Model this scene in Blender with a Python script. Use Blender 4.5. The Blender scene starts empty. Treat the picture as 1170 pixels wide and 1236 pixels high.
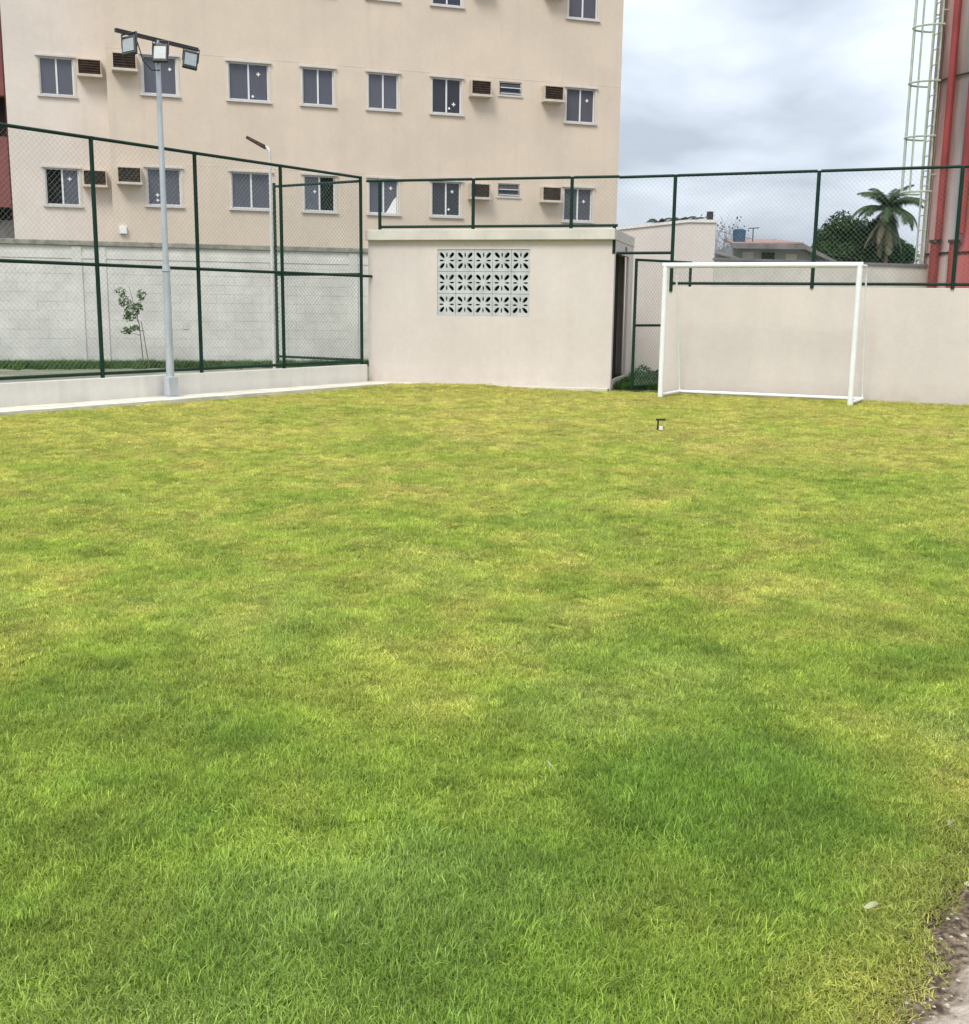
import bpy, math, random
import numpy as np
from mathutils import Vector, Matrix
random.seed(7); rng = np.random.default_rng(11)
sc = bpy.context.scene; COL = sc.collection
R = math.radians

# ------------------------------------------------------------------ camera
TH = math.atan(249/1340.); RO = .01225
F = Vector((0, math.cos(TH), -math.sin(TH)))
U0 = Vector((0, math.sin(TH), math.cos(TH))); R0 = Vector((1, 0, 0))
CR = R0*math.cos(RO)+U0*math.sin(RO); CU = U0*math.cos(RO)-R0*math.sin(RO)
cam = bpy.data.cameras.new('camera'); co = bpy.data.objects.new('camera', cam); COL.objects.link(co)
m = Matrix.Identity(4)
for i, v in enumerate((CR, CU, -F)):
    for j in range(3): m[j][i] = v[j]
m[2][3] = 1.42
co.matrix_world = m
cam.sensor_fit = 'HORIZONTAL'; cam.sensor_width = 36; cam.lens = 36*1340/1170.; cam.clip_start = .05; cam.clip_end = 800
sc.camera = co

# ------------------------------------------------------------------ world, sun, exposure
SUN_EL, SUN_AZ = R(52), R(205)          # azimuth clockwise from +Y: behind the camera, a little left
w = bpy.data.worlds.new('World'); sc.world = w; w.use_nodes = True
nt = w.node_tree; nt.nodes.clear(); N = nt.nodes.new; L = nt.links.new
out = N('ShaderNodeOutputWorld'); bg = N('ShaderNodeBackground'); bg.inputs[1].default_value = .1
sky = N('ShaderNodeTexSky'); sky.sky_type = 'NISHITA'; sky.sun_disc = False
sky.sun_elevation = SUN_EL; sky.sun_rotation = SUN_AZ; sky.dust_density = 2
tc = N('ShaderNodeTexCoord'); sp = N('ShaderNodeSeparateXYZ'); L(tc.outputs['Generated'], sp.inputs[0])
def wmath(op, a, b=None, clamp=False):
    n = N('ShaderNodeMath'); n.operation = op; n.use_clamp = clamp
    for i, x in enumerate((a, b)):
        if x is None: continue
        if isinstance(x, (int, float)): n.inputs[i].default_value = x
        else: L(x, n.inputs[i])
    return n.outputs[0]
zc = wmath('MAXIMUM', sp.outputs[2], 0.0)
den = wmath('ADD', zc, .34)
cx = wmath('DIVIDE', sp.outputs[0], den); cy = wmath('DIVIDE', sp.outputs[1], den)
cb = N('ShaderNodeCombineXYZ'); L(cx, cb.inputs[0]); L(cy, cb.inputs[1]); L(wmath('MULTIPLY', zc, 2.2), cb.inputs[2])
n1 = N('ShaderNodeTexNoise'); n1.inputs['Scale'].default_value = 1.9; n1.inputs['Detail'].default_value = 5; n1.inputs['Roughness'].default_value = .48; n1.inputs['Distortion'].default_value = .25
L(cb.outputs[0], n1.inputs['Vector'])
r1 = N('ShaderNodeValToRGB'); L(n1.outputs[0], r1.inputs[0])
r1.color_ramp.elements[0].position = .40; r1.color_ramp.elements[0].color = (3.5, 3.9, 4.5, 1)
r1.color_ramp.elements[1].position = .59; r1.color_ramp.elements[1].color = (5.7, 6.2, 6.95, 1)
# overcast sky: brighter towards the zenith
grad = wmath('ADD', .9, wmath('MULTIPLY', zc, 1.35))
vm = N('ShaderNodeVectorMath'); vm.operation = 'SCALE'; L(r1.outputs[0], vm.inputs[0]); L(grad, vm.inputs['Scale'])
mx = N('ShaderNodeMixRGB'); mx.inputs[0].default_value = .93; L(sky.outputs[0], mx.inputs[1]); L(vm.outputs[0], mx.inputs[2])
L(mx.outputs[0], bg.inputs[0]); L(bg.outputs[0], out.inputs[0])
sd = bpy.data.lights.new('sun', 'SUN'); sd.energy = 1.7; sd.angle = R(22); sd.color = (1, .96, .9)
so = bpy.data.objects.new('sun', sd); COL.objects.link(so)
tosun = Vector((math.sin(SUN_AZ)*math.cos(SUN_EL), math.cos(SUN_AZ)*math.cos(SUN_EL), math.sin(SUN_EL)))
so.rotation_euler = tosun.to_track_quat('Z', 'Y').to_euler()
sc.view_settings.view_transform = 'Standard'; sc.view_settings.look = 'None'; sc.view_settings.gamma = 1
sc.view_settings.use_curve_mapping = False; sc.view_settings.exposure = .6

# ------------------------------------------------------------------ materials
def lin(r, g, b):
    f = lambda c: (c/255/12.92) if c/255 <= .04045 else ((c/255+.055)/1.055)**2.4
    return (f(r), f(g), f(b))
def mat(name, col, rough=.8, var=.12, scale=3., col2=None, bump=.0, bscale=40., metal=0, spec=.3, stretch=(1, 1, 1), lo=.38, hi=.66, detail=5, fine=.0):
    M = bpy.data.materials.new(name); M.use_nodes = True; t = M.node_tree; n = t.nodes; l = t.links
    b = n['Principled BSDF']; b.inputs['Roughness'].default_value = rough; b.inputs['Metallic'].default_value = metal
    b.inputs['Specular IOR Level'].default_value = spec
    g = n.new('ShaderNodeNewGeometry'); mp = n.new('ShaderNodeMapping'); mp.inputs['Scale'].default_value = stretch; l.new(g.outputs['Position'], mp.inputs[0])
    a = n.new('ShaderNodeTexNoise'); a.inputs['Scale'].default_value = scale; a.inputs['Detail'].default_value = detail; a.inputs['Roughness'].default_value = .6
    l.new(mp.outputs[0], a.inputs['Vector'])
    c = n.new('ShaderNodeValToRGB'); l.new(a.outputs[0], c.inputs[0])
    c.color_ramp.elements[0].position = lo; c.color_ramp.elements[1].position = hi
    if col2 is None: col2 = tuple(x*(1-var) for x in col); col = tuple(min(1, x*(1+var*.6)) for x in col)
    c.color_ramp.elements[0].color = (*col2, 1); c.color_ramp.elements[1].color = (*col, 1)
    o = c.outputs[0]
    if fine:
        a2 = n.new('ShaderNodeTexNoise'); a2.inputs['Scale'].default_value = scale*14; a2.inputs['Detail'].default_value = 3; l.new(g.outputs['Position'], a2.inputs['Vector'])
        mr = n.new('ShaderNodeMapRange'); mr.inputs['To Min'].default_value = 1-fine; mr.inputs['To Max'].default_value = 1+fine; l.new(a2.outputs[0], mr.inputs[0])
        v = n.new('ShaderNodeVectorMath'); v.operation = 'SCALE'; l.new(o, v.inputs[0]); l.new(mr.outputs[0], v.inputs['Scale']); o = v.outputs[0]
    l.new(o, b.inputs['Base Color'])
    if bump:
        a3 = n.new('ShaderNodeTexNoise'); a3.inputs['Scale'].default_value = bscale; a3.inputs['Detail'].default_value = 4; l.new(g.outputs['Position'], a3.inputs['Vector'])
        bp = n.new('ShaderNodeBump'); bp.inputs['Strength'].default_value = bump; bp.inputs['Distance'].default_value = .01; l.new(a3.outputs[0], bp.inputs['Height']); l.new(bp.outputs[0], b.inputs['Normal'])
    return M
def rain_wall(name, col, stain, amount=.35, base=.25, height=1.0):
    """rendered wall: soft patchy paint, rain streaks, splash dirt near its foot"""
    M = mat(name, col, rough=.9, var=.06, scale=.7, bump=.35, bscale=55, fine=.05, spec=.15)
    t = M.node_tree; n = t.nodes; l = t.links; b = n['Principled BSDF']
    src = b.inputs['Base Color'].links[0].from_socket
    g = n.new('ShaderNodeNewGeometry'); mp = n.new('ShaderNodeMapping'); mp.inputs['Scale'].default_value = (3.2, 3.2, .22); l.new(g.outputs['Position'], mp.inputs[0])
    a = n.new('ShaderNodeTexNoise'); a.inputs['Scale'].default_value = 1.4; a.inputs['Detail'].default_value = 6; l.new(mp.outputs[0], a.inputs['Vector'])
    r = n.new('ShaderNodeMapRange'); r.inputs[1].default_value = .5; r.inputs[2].default_value = .8; r.inputs[3].default_value = 0; r.inputs[4].default_value = amount; l.new(a.outputs[0], r.inputs[0])
    s = n.new('ShaderNodeSeparateXYZ'); l.new(g.outputs['Position'], s.inputs[0])
    z = n.new('ShaderNodeMapRange'); z.inputs[1].default_value = 0; z.inputs[2].default_value = height*.35; z.inputs[3].default_value = base; z.inputs[4].default_value = 0; l.new(s.outputs[2], z.inputs[0])
    a2 = n.new('ShaderNodeTexNoise'); a2.inputs['Scale'].default_value = 5; a2.inputs['Detail'].default_value = 5; l.new(g.outputs['Position'], a2.inputs['Vector'])
    mu = n.new('ShaderNodeMath'); mu.operation = 'MULTIPLY'; l.new(z.outputs[0], mu.inputs[0]); l.new(a2.outputs[0], mu.inputs[1])
    ad = n.new('ShaderNodeMath'); ad.use_clamp = True; l.new(mu.outputs[0], ad.inputs[0]); l.new(r.outputs[0], ad.inputs[1])
    m_ = n.new('ShaderNodeMixRGB'); l.new(ad.outputs[0], m_.inputs[0]); l.new(src, m_.inputs[1]); m_.inputs[2].default_value = (*stain, 1)
    l.new(m_.outputs[0], b.inputs['Base Color'])
    return M
def glass(name, col, tr=.5, tint=(.7, .75, .82)):
    M = bpy.data.materials.new(name); M.use_nodes = True; t = M.node_tree; n = t.nodes; l = t.links
    b = n['Principled BSDF']; b.inputs['Base Color'].default_value = (*col, 1); b.inputs['Roughness'].default_value = .06; b.inputs['Specular IOR Level'].default_value = .8
    q = n.new('ShaderNodeTexNoise'); q.inputs['Scale'].default_value = 2.; g = n.new('ShaderNodeNewGeometry'); l.new(g.outputs['Position'], q.inputs['Vector'])
    bp = n.new('ShaderNodeBump'); bp.inputs['Strength'].default_value = .15; bp.inputs['Distance'].default_value = .02; l.new(q.outputs[0], bp.inputs['Height']); l.new(bp.outputs[0], b.inputs['Normal'])
    tr_ = n.new('ShaderNodeBsdfTransparent'); tr_.inputs[0].default_value = (*tint, 1)
    mx_ = n.new('ShaderNodeMixShader'); mx_.inputs[0].default_value = tr; l.new(b.outputs[0], mx_.inputs[1]); l.new(tr_.outputs[0], mx_.inputs[2])
    l.new(mx_.outputs[0], n['Material Output'].inputs[0]); return M

M = {}
M['facade'] = rain_wall('facade_render', (.655, .548, .435), (.36, .29, .22), .12, 0, 1)
M['facade_pink'] = rain_wall('facade_render_pale', (.70, .62, .545), (.42, .34, .28), .12, 0, 1)
M['wall'] = rain_wall('pink_beige_render', (.655, .585, .525), (.33, .28, .22), .08, .5, .9)
M['wallcap'] = mat('cap_render', (.62, .58, .50), .9, .1, 2, bump=.3, fine=.06)
M['lowwall'] = rain_wall('low_wall_paint', (.72, .68, .625), (.36, .32, .26), .25, .5, .5)
M['strip'] = mat('kerb_concrete', (.66, .62, .50), .95, .16, 2.5, bump=.5, fine=.1)
M['block'] = mat('whitewashed_block', (.66, .64, .58), .95, .12, 1.6, bump=.5, bscale=30, fine=.08)
M['joint'] = mat('mortar_joint', (.66, .64, .58), .95, .15, 4, bump=.4)
M['moss'] = mat('mossy_coping', (.30, .28, .23), .95, .3, 6, bump=.6, fine=.15)
M['green'] = mat('dark_green_paint', (.008, .034, .022), .55, .2, 8, spec=.2)
M['wire'] = mat('pvc_wire', (.20, .26, .22), .5, .1, 8, spec=.4)
M['wire_dark'] = mat('pvc_wire_dark', (.13, .19, .16), .5, .1, 8, spec=.4)
M['galv'] = mat('galvanised_steel', (.50, .53, .56), .45, .12, 9, metal=.35, spec=.5, stretch=(1, 1, .3))
M['white'] = mat('white_paint', (.82, .82, .79), .6, .05, 6, spec=.5)
M['frame'] = mat('white_aluminium', (.72, .72, .72), .4, .04, 6, spec=.5)
M['sill'] = mat('sill_stone', (.60, .57, .53), .8, .1, 6)
M['reveal'] = mat('window_trim_plaster', (.64, .58, .50), .9, .08, 4)
M['glass'] = glass('window_glass', (.15, .15, .175), .42)
M['glass_dark'] = glass('window_glass_dark', (.06, .062, .07), .55)
M['room'] = mat('room_shade', (.03, .028, .026), .95, .2, 2)  # near-black that stands for the shade inside rooms
M['blind'] = mat('grey_curtain', (.42, .42, .45), .9, .25, 3, stretch=(6, 6, .3))
M['curtain'] = mat('pale_curtain', (.34, .31, .31), .9, .3, 5, stretch=(6, 6, .3))
M['rust'] = mat('rusty_grille', (.075, .05, .036), .85, .4, 9)
M['sleeve'] = mat('sleeve_concrete', (.56, .47, .38), .9, .12, 6)
M['ledge'] = mat('ledge_concrete', (.60, .54, .46), .9, .12, 6)
M['blackp'] = mat('black_plastic', (.02, .02, .022), .5, .2, 9, spec=.5)
M['lamp'] = mat('floodlight_lens', (.30, .33, .33), .25, .1, 30, spec=.6)
M['breeze'] = mat('breeze_block_cement', (.52, .54, .52), .9, .12, 5, bump=.3, fine=.06)
M['redwall'] = mat('red_render', (.235, .085, .08), .9, .15, 1.5, fine=.05, bump=.2)
M['shade_and_stand'] = mat('dark_void', (.015, .013, .012), .9, .2, 2)  # near-black for painted interior and recess shade; also colours the tank stand
M['roofr'] = mat('faded_red_roof', (.33, .21, .19), .9, .2, 5, stretch=(1, 1, 1))
M['roofg'] = mat('grey_fibre_roof', (.20, .19, .185), .9, .25, 2)
M['housew'] = mat('house_wall', (.36, .37, .38), .9, .2, 1.2)
M['bluetank'] = mat('blue_tank_plastic', (.05, .10, .17), .5, .15, 3)
M['pipe'] = mat('red_pipe_paint', (.27, .04, .033), .45, .25, 4, spec=.5, stretch=(1, 1, .4))
M['paleg'] = mat('pale_green_paint', (.45, .51, .39), .5, .2, 6)
M['bark'] = mat('bark', (.16, .125, .09), .95, .3, 8, bump=.6)
M['soil'] = mat('dark_soil', (.12, .088, .062), 1, .5, 14, bump=1, bscale=60, fine=.25)
M['path'] = mat('path_concrete', (.44, .365, .285), .95, .3, 9, bump=1, bscale=45, fine=.2)
M['pebble'] = mat('pale_pebble', (.42, .36, .28), .9, .25, 30)
M['ground'] = mat('far_ground', (.17, .155, .12), 1, .3, .4, fine=.15)
M['yard'] = mat('yard_earth', (.20, .20, .13), 1, .3, 1.2, fine=.2)
M['turf'] = mat('lawn_thatch', (.19, .22, .045), 1, .3, 2.2, col2=(.10, .14, .02), bump=1, bscale=120, fine=.35)
M['pinkh'] = mat('pink_house', (.42, .36, .34), .9, .1, 1)

def leafmat(name, cols, rough=.55, trans=.35, attr=None):
    Mm = bpy.data.materials.new(name); Mm.use_nodes = True; t = Mm.node_tree; n = t.nodes; l = t.links; n.clear()
    o = n.new('ShaderNodeOutputMaterial'); g = n.new('ShaderNodeNewGeometry')
    rr = n.new('ShaderNodeValToRGB'); rr.color_ramp.elements[0].color = (*cols[0], 1); rr.color_ramp.elements[1].color = (*cols[-1], 1)
    for i, c in enumerate(cols[1:-1]):
        e = rr.color_ramp.elements.new((i+1)/(len(cols)-1)); e.color = (*c, 1)
    l.new(g.outputs['Random Per Island'], rr.inputs[0]); c = rr.outputs[0]
    if attr:
        a = n.new('ShaderNodeAttribute'); a.attribute_type = 'INSTANCER'; a.attribute_name = attr
        mu = n.new('ShaderNodeMixRGB'); mu.blend_type = 'MULTIPLY'; mu.inputs[0].default_value = 1; l.new(c, mu.inputs[1]); l.new(a.outputs['Color'], mu.inputs[2]); c = mu.outputs[0]
    d = n.new('ShaderNodeBsdfPrincipled'); d.inputs['Roughness'].default_value = rough; d.inputs['Specular IOR Level'].default_value = .12; l.new(c, d.inputs['Base Color'])
    tr = n.new('ShaderNodeBsdfTranslucent'); l.new(c, tr.inputs[0])
    mm = n.new('ShaderNodeMixShader'); mm.inputs[0].default_value = trans; l.new(d.outputs[0], mm.inputs[1]); l.new(tr.outputs[0], mm.inputs[2]); l.new(mm.outputs[0], o.inputs[0])
    return Mm
M['blade'] = leafmat('grass_blade', [(.6, .6, .6), (1.0, 1.0, .9), (1.0, .95, .9), (1.35, 1.3, 1.3), (1.75, 1.5, 1.9)], .5, .4, 'tint')
M['leaf_dark'] = leafmat('dark_leaf', [(.012, .035, .010), (.03, .065, .018), (.05, .095, .03)], .5, .2)
M['leaf_sap'] = leafmat('sapling_leaf', [(.04, .10, .03), (.08, .16, .05), (.14, .20, .07)], .5, .3)
M['leaf_palm'] = leafmat('palm_leaf', [(.025, .055, .02), (.05, .09, .035), (.09, .12, .05)], .45, .2)
M['leaf_dead'] = leafmat('dead_frond', [(.09, .10, .05), (.16, .15, .09), (.24, .22, .15)], .8, .2)
M['leaf_far'] = leafmat('far_leaf', [(.04, .06, .04), (.07, .09, .06)], .6, .2)
M['twig'] = mat('grey_twig', (.20, .18, .17), .9, .2, 8)
M['leaf_shrub'] = leafmat('shrub_leaf', [(.015, .05, .015), (.03, .09, .03), (.06, .13, .04)], .5, .3)

# ------------------------------------------------------------------ mesh helpers
class MB:
    def __init__(s): s.v = []; s.f = []
    def add(s, vs, fs):
        o = len(s.v); s.v += [tuple(p) for p in vs]; s.f += [tuple(i+o for i in q) for q in fs]; return s
    def box(s, x0, x1, y0, y1, z0, z1):
        return s.add([(x0, y0, z0), (x1, y0, z0), (x1, y1, z0), (x0, y1, z0), (x0, y0, z1), (x1, y0, z1), (x1, y1, z1), (x0, y1, z1)],
                     [(0, 3, 2, 1), (4, 5, 6, 7), (0, 1, 5, 4), (1, 2, 6, 5), (2, 3, 7, 6), (3, 0, 4, 7)])
    def tube(s, a, b, r, n=8, r2=None, cap=True):
        a = Vector(a); b = Vector(b); d = (b-a).normalized(); r2 = r if r2 is None else r2
        x = d.orthogonal().normalized(); y = d.cross(x)
        ring = lambda c, q: [c+(x*math.cos(2*math.pi*i/n)+y*math.sin(2*math.pi*i/n))*q for i in range(n)]
        if not cap or (b-a).length < .01:
            rs = [(a, r), (b, r2)]
        else:
            e = (b-a)*(.002/(b-a).length); rs = [(a, r), (a+e, r), (b-e, r2), (b, r2)]
        vs = []; fs = []
        for c, q in rs: vs += ring(c, q)
        for k in range(len(rs)-1): fs += [(k*n+i, k*n+(i+1) % n, (k+1)*n+(i+1) % n, (k+1)*n+i) for i in range(n)]
        if cap: fs += [tuple(range(n))[::-1], tuple(range((len(rs)-1)*n, len(rs)*n))]
        return s.add(vs, fs)
    def path(s, pts, rs, n=6):
        for i in range(len(pts)-1): s.tube(pts[i], pts[i+1], rs[i], n, rs[i+1])
        return s
    def mesh(s, name, m, smooth=False):
        me = bpy.data.meshes.new(name); me.from_pydata(s.v, [], s.f); me.materials.append(m)
        if smooth: me.polygons.foreach_set('use_smooth', [len(f) <= 4 for f in s.f])
        me.update(); return me
    def build(s, name, m, parent=None, smooth=False, label=None, bevel=0):
        return link(name, s.mesh(name, m, smooth), parent, label, bevel)
def link(name, me, parent=None, label=None, bevel=0, loc=None):
    o = bpy.data.objects.new(name, me); COL.objects.link(o)
    if parent is not None: o.parent = parent
    if loc is not None: o.location = loc
    if label: o['label'] = label
    if bevel:
        b = o.modifiers.new('bevel', 'BEVEL'); b.width = bevel; b.segments = 2; b.limit_method = 'ANGLE'
    return o
def tag(o, label=None, cat=None, group=None, kind=None):
    for k, v in (('label', label), ('category', cat), ('group', group), ('kind', kind)):
        if v: o[k] = v
    return o
def empty(name, loc, rz=0, label=None, cat=None, group=None):
    o = bpy.data.objects.new(name, None); COL.objects.link(o); o.location = loc; o.rotation_euler = (0, 0, rz); o.empty_display_size = .2
    return tag(o, label, cat, group)
def dirang(A, B): return math.atan2(B[1]-A[1], B[0]-A[0])
def wires(mb, u0, u1, z0, z1, v=0., pitch=.055, r=.0013):
    """chain link: two families of diagonal wires clipped to the panel"""
    W, H = u1-u0, z1-z0; st = pitch*math.sqrt(2)
    for s in (0, 1):
        k = -H+st*.5
        while k < W:
            a0 = max(0., -k); a1 = min(H, W-k)       # x = k + t, z = t
            if a1-a0 > .01:
                x0, zz0, x1, zz1 = k+a0, a0, k+a1, a1
                if s: x0, x1 = W-x0, W-x1
                dz = .0012 if s else -.0012
                mb.tube((u0+x0, v+dz, z0+zz0), (u0+x1, v+dz, z0+zz1), r, 3, cap=False)
            k += st
    return mb

# ------------------------------------------------------------------ layout lines (metres)
LA, LB = (-6.36, 14.5), (-2.2, 20.3)      # left low wall, court face
SA, SB = (-2.2, 20.6), (2.2, 19.42)       # storage block front
WB = (7.4, 17.35)                         # right wall runs from SB through WB
angL, angS, angW, angM = dirang(LA, LB), dirang(SA, SB), dirang(SB, WB), R(18)

# ------------------------------------------------------------------ numpy value noise
def vnoise(x, y, s, seed):
    g = np.random.default_rng(seed).random((256, 256)); x = np.asarray(x)/s+100.3; y = np.asarray(y)/s+77.7
    xi = np.floor(x).astype(int); yi = np.floor(y).astype(int); fx = x-xi; fy = y-yi; fx = fx*fx*(3-2*fx); fy = fy*fy*(3-2*fy)
    a = g[xi % 256, yi % 256]; b = g[(xi+1) % 256, yi % 256]; c = g[xi % 256, (yi+1) % 256]; d = g[(xi+1) % 256, (yi+1) % 256]
    return (a*(1-fx)+b*fx)*(1-fy)+(c*(1-fx)+d*fx)*fy
def fbm(x, y, s, seed, o=3): return sum(vnoise(x, y, s/2**i, seed+i)*.5**i for i in range(o))/sum(.5**i for i in range(o))
def gh(x, y):
    """lawn relief: gentle swells and a low mound before the storage block"""
    x = np.asarray(x, float); y = np.asarray(y, float)
    return (fbm(x, y, 1.6, 5)-.5)*.05+.05*np.exp(-(((x+.35)/1.3)**2+((y-19.6)/.9)**2))-.012

# ------------------------------------------------------------------ ground sheets
def sheet(name, pts, z, m, label=None):
    mb = MB(); mb.add([(x, y, z) for x, y in pts], [tuple(range(len(pts)))]); o = mb.build(name, m); return tag(o, label, None, None, 'structure')
sheet('ground', [(-400, -200), (400, -200), (400, 600), (-400, 600)], -.06, M['ground'], 'bare earth ground around the plots')
nL = Vector((math.cos(angL), math.sin(angL))); pL = Vector((-nL.y, nL.x))    # pL points away from the court
LA_, = (Vector(LA),)
def Lpt(u, v): p = LA_+nL*u+pL*v; return (p.x, p.y)
sheet('yard_ground', [Lpt(-30, .05), Lpt(7.2, .05), Lpt(7.3, -.3), (2.6, 19.5), (8, 17.3), (16, 14), (40, 30), (40, 60), (-40, 60)], -.01, M['yard'], 'thin grass and earth of the yard behind the walls')

# kerb strip along the low wall, turning along the foot of the storage block
def inner(u, v): return Lpt(u, v)
mb = MB()
xs = [-20+i*.8 for i in range(35)]
lo = []
for u in np.arange(-20, 7.6, .4): lo.append((u, -.60+.05*(random.random()-.5)))
top = .035
vs = []; fs = []
for i, (u, v) in enumerate(lo):
    a = Lpt(u, 0.0); b = Lpt(u, v); vs += [(a[0], a[1], top), (b[0], b[1], top), (b[0], b[1], -.05)]
    if i: k = 3*i; fs += [(k-3, k-2, k+1, k), (k-2, k-1, k+2, k+1)]
mb.add(vs, fs); tag(mb.build('kerb_strip', M['strip']), 'cream concrete kerb strip at the foot of the low wall', None, None, 'structure')
mb = MB(); n2 = Vector((math.cos(angS), math.sin(angS))); p2 = Vector((-n2.y, n2.x)); SAv = Vector(SA)
vs = []; fs = []
for i, u in enumerate(np.arange(-.3, 4.6, .3)):
    a = SAv+n2*u; b = SAv+n2*u-p2*(.42-.05*u+.03*random.random()); vs += [(a.x, a.y, .031), (b.x, b.y, .031), (b.x, b.y, -.05)]
    if i: k = 3*i; fs += [(k-3, k-2, k+1, k), (k-2, k-1, k+2, k+1)]
mb.add(vs, fs); tag(mb.build('kerb_strip', M['strip']), 'narrow concrete strip along the foot of the storage block', None, None, 'structure')

# right edge of the court, parallel to the low wall
EA = Vector((.835, 2.035))
def Ept(t, v): p = EA+nL*t-pL*v; return (p.x, p.y)       # v>0 outwards
NX = 150; NY = 150
us = np.linspace(-14, 24, NX); ws = np.linspace(0, 1, NY)
vs = []; fs = []
for i, u in enumerate(us):
    for j, q in enumerate(ws):
        a = np.array(Lpt(u, -.55)); e = a+np.array([nL.y, -nL.x])*(12.49+.05*math.sin(u*9))
        p = a+(e-a)*q; vs.append((p[0], p[1], float(gh(p[0], p[1]))-.009))
for i in range(NX-1):
    for j in range(NY-1): k = i*NY+j; fs.append((k, k+1, k+NY+1, k+NY))
def behind_wall(x, y):
    n = Vector((math.cos(angW), math.sin(angW))); d = (x-SB[0])*(-n.y)+(y-SB[1])*n.x
    d2 = (x-SA[0])*(-n2.y)+(y-SA[1])*n2.x
    return np.maximum(d, d2)
keep = [q for q in fs if behind_wall(np.mean([vs[k][0] for k in q]), np.mean([vs[k][1] for k in q])) < .05 or (vs[q[0]][0] > 2.1 and vs[q[0]][0] < 3.4 and vs[q[0]][1] < 21)]
mb = MB(); mb.add(vs, keep); tag(mb.build('lawn', M['turf'], smooth=True), 'turf under the grass of the playing field', None, None, 'structure')

# soil strip and path: one crumbly profile, soil giving way to rough concrete
def dirt_to_concrete():
    Mm = mat('soil_to_concrete', (.46, .385, .30), .95, .3, 9, bump=1, bscale=70, fine=.22); t = Mm.node_tree; n = t.nodes; l = t.links; b = n['Principled BSDF']
    src = b.inputs['Base Color'].links[0].from_socket; g = n.new('ShaderNodeNewGeometry')
    dt_ = n.new('ShaderNodeVectorMath'); dt_.operation = 'DOT_PRODUCT'; l.new(g.outputs['Position'], dt_.inputs[0]); dt_.inputs[1].default_value = (-pL.x, -pL.y, 0)
    q = n.new('ShaderNodeTexNoise'); q.inputs['Scale'].default_value = 16; q.inputs['Detail'].default_value = 7; q.inputs['Roughness'].default_value = .7; l.new(g.outputs['Position'], q.inputs['Vector'])
    off = -(EA.x*pL.x+EA.y*pL.y)
    m1 = n.new('ShaderNodeMath'); m1.operation = 'MULTIPLY_ADD'; l.new(q.outputs[0], m1.inputs[0]); m1.inputs[1].default_value = .16; l.new(dt_.outputs['Value'], m1.inputs[2])
    r_ = n.new('ShaderNodeMapRange'); l.new(m1.outputs[0], r_.inputs[0]); r_.inputs[1].default_value = off+.145; r_.inputs[2].default_value = off+.195
    q2 = n.new('ShaderNodeTexNoise'); q2.inputs['Scale'].default_value = 60; q2.inputs['Detail'].default_value = 5; l.new(g.outputs['Position'], q2.inputs['Vector'])
    cr = n.new('ShaderNodeValToRGB'); l.new(q2.outputs[0], cr.inputs[0]); cr.color_ramp.elements[0].position = .38; cr.color_ramp.elements[0].color = (.05, .036, .022, 1); cr.color_ramp.elements[1].position = .66; cr.color_ramp.elements[1].color = (.24, .175, .115, 1)
    mm_ = n.new('ShaderNodeMixRGB'); l.new(r_.outputs[0], mm_.inputs[0]); l.new(cr.outputs[0], mm_.inputs[1]); l.new(src, mm_.inputs[2]); l.new(mm_.outputs[0], b.inputs['Base Color'])
    return Mm
ts = np.concatenate([np.arange(-14, -1, .2), np.arange(-1, 2.2, .008), np.arange(2.2, 24, .2)])
vv_ = np.concatenate([np.arange(-.06, .36, .008), np.array([.5, .8, 1.2, 1.9])])
TT, VV = np.meshgrid(ts, vv_, indexing='ij')
px_ = EA.x+nL.x*TT-pL.x*VV; py_ = EA.y+nL.y*TT-pL.y*VV
soilness = 1-np.clip((VV-.065+(fbm(px_, py_, .12, 31)-.5)*.10)/.05, 0, 1)
zz_ = .006-.020*soilness+(fbm(px_, py_, .035, 37, 3)-.5)*(.006+.030*soilness)+(fbm(px_, py_, .2, 38, 2)-.5)*.008-.03*np.clip(-VV/.05, 0, 1)
vs = list(zip(px_.ravel().tolist(), py_.ravel().tolist(), zz_.ravel().tolist())); nv = len(vv_)
fs = [(i*nv+j, (i+1)*nv+j, (i+1)*nv+j+1, i*nv+j+1) for i in range(len(ts)-1) for j in range(nv-1)]
mb = MB(); mb.add(vs, fs); tag(mb.build('path', dirt_to_concrete(), smooth=True), 'rough pale concrete path with dark crumbly soil along the lawn edge', None, None, 'structure')

# ------------------------------------------------------------------ grass
def tuft(name, n, half, h0, h1, wd, seed, m):
    rg = random.Random(seed); mb = MB()
    for _ in range(n):
        x = rg.uniform(-half, half); y = rg.uniform(-half, half); h = rg.uniform(h0, h1); a = rg.uniform(0, 6.283); l_ = h*rg.uniform(.25, 1.3)
        d = Vector((math.cos(a), math.sin(a), 0)); s_ = Vector((-d.y, d.x, 0))*wd*rg.uniform(.7, 1.3)*.5
        b = Vector((x, y, -.012)); mi = b+d*l_*.35+Vector((0, 0, h*.62)); tp = b+d*l_+Vector((0, 0, h*rg.uniform(.78, 1.)))
        mb.add([b-s_, b+s_, mi-s_*.8, mi+s_*.8, tp], [(0, 1, 3, 2), (2, 3, 4)])
    return bpy.data.objects.new(name, mb.mesh(name, m))
tufts = bpy.data.collections.new('tuft_sources')
for k in range(5): tufts.objects.link(tuft('grass_tuft_%s' % 'abcde'[k], 250, .075, .010, .026, .0022, 50+k, M['blade']))
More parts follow.
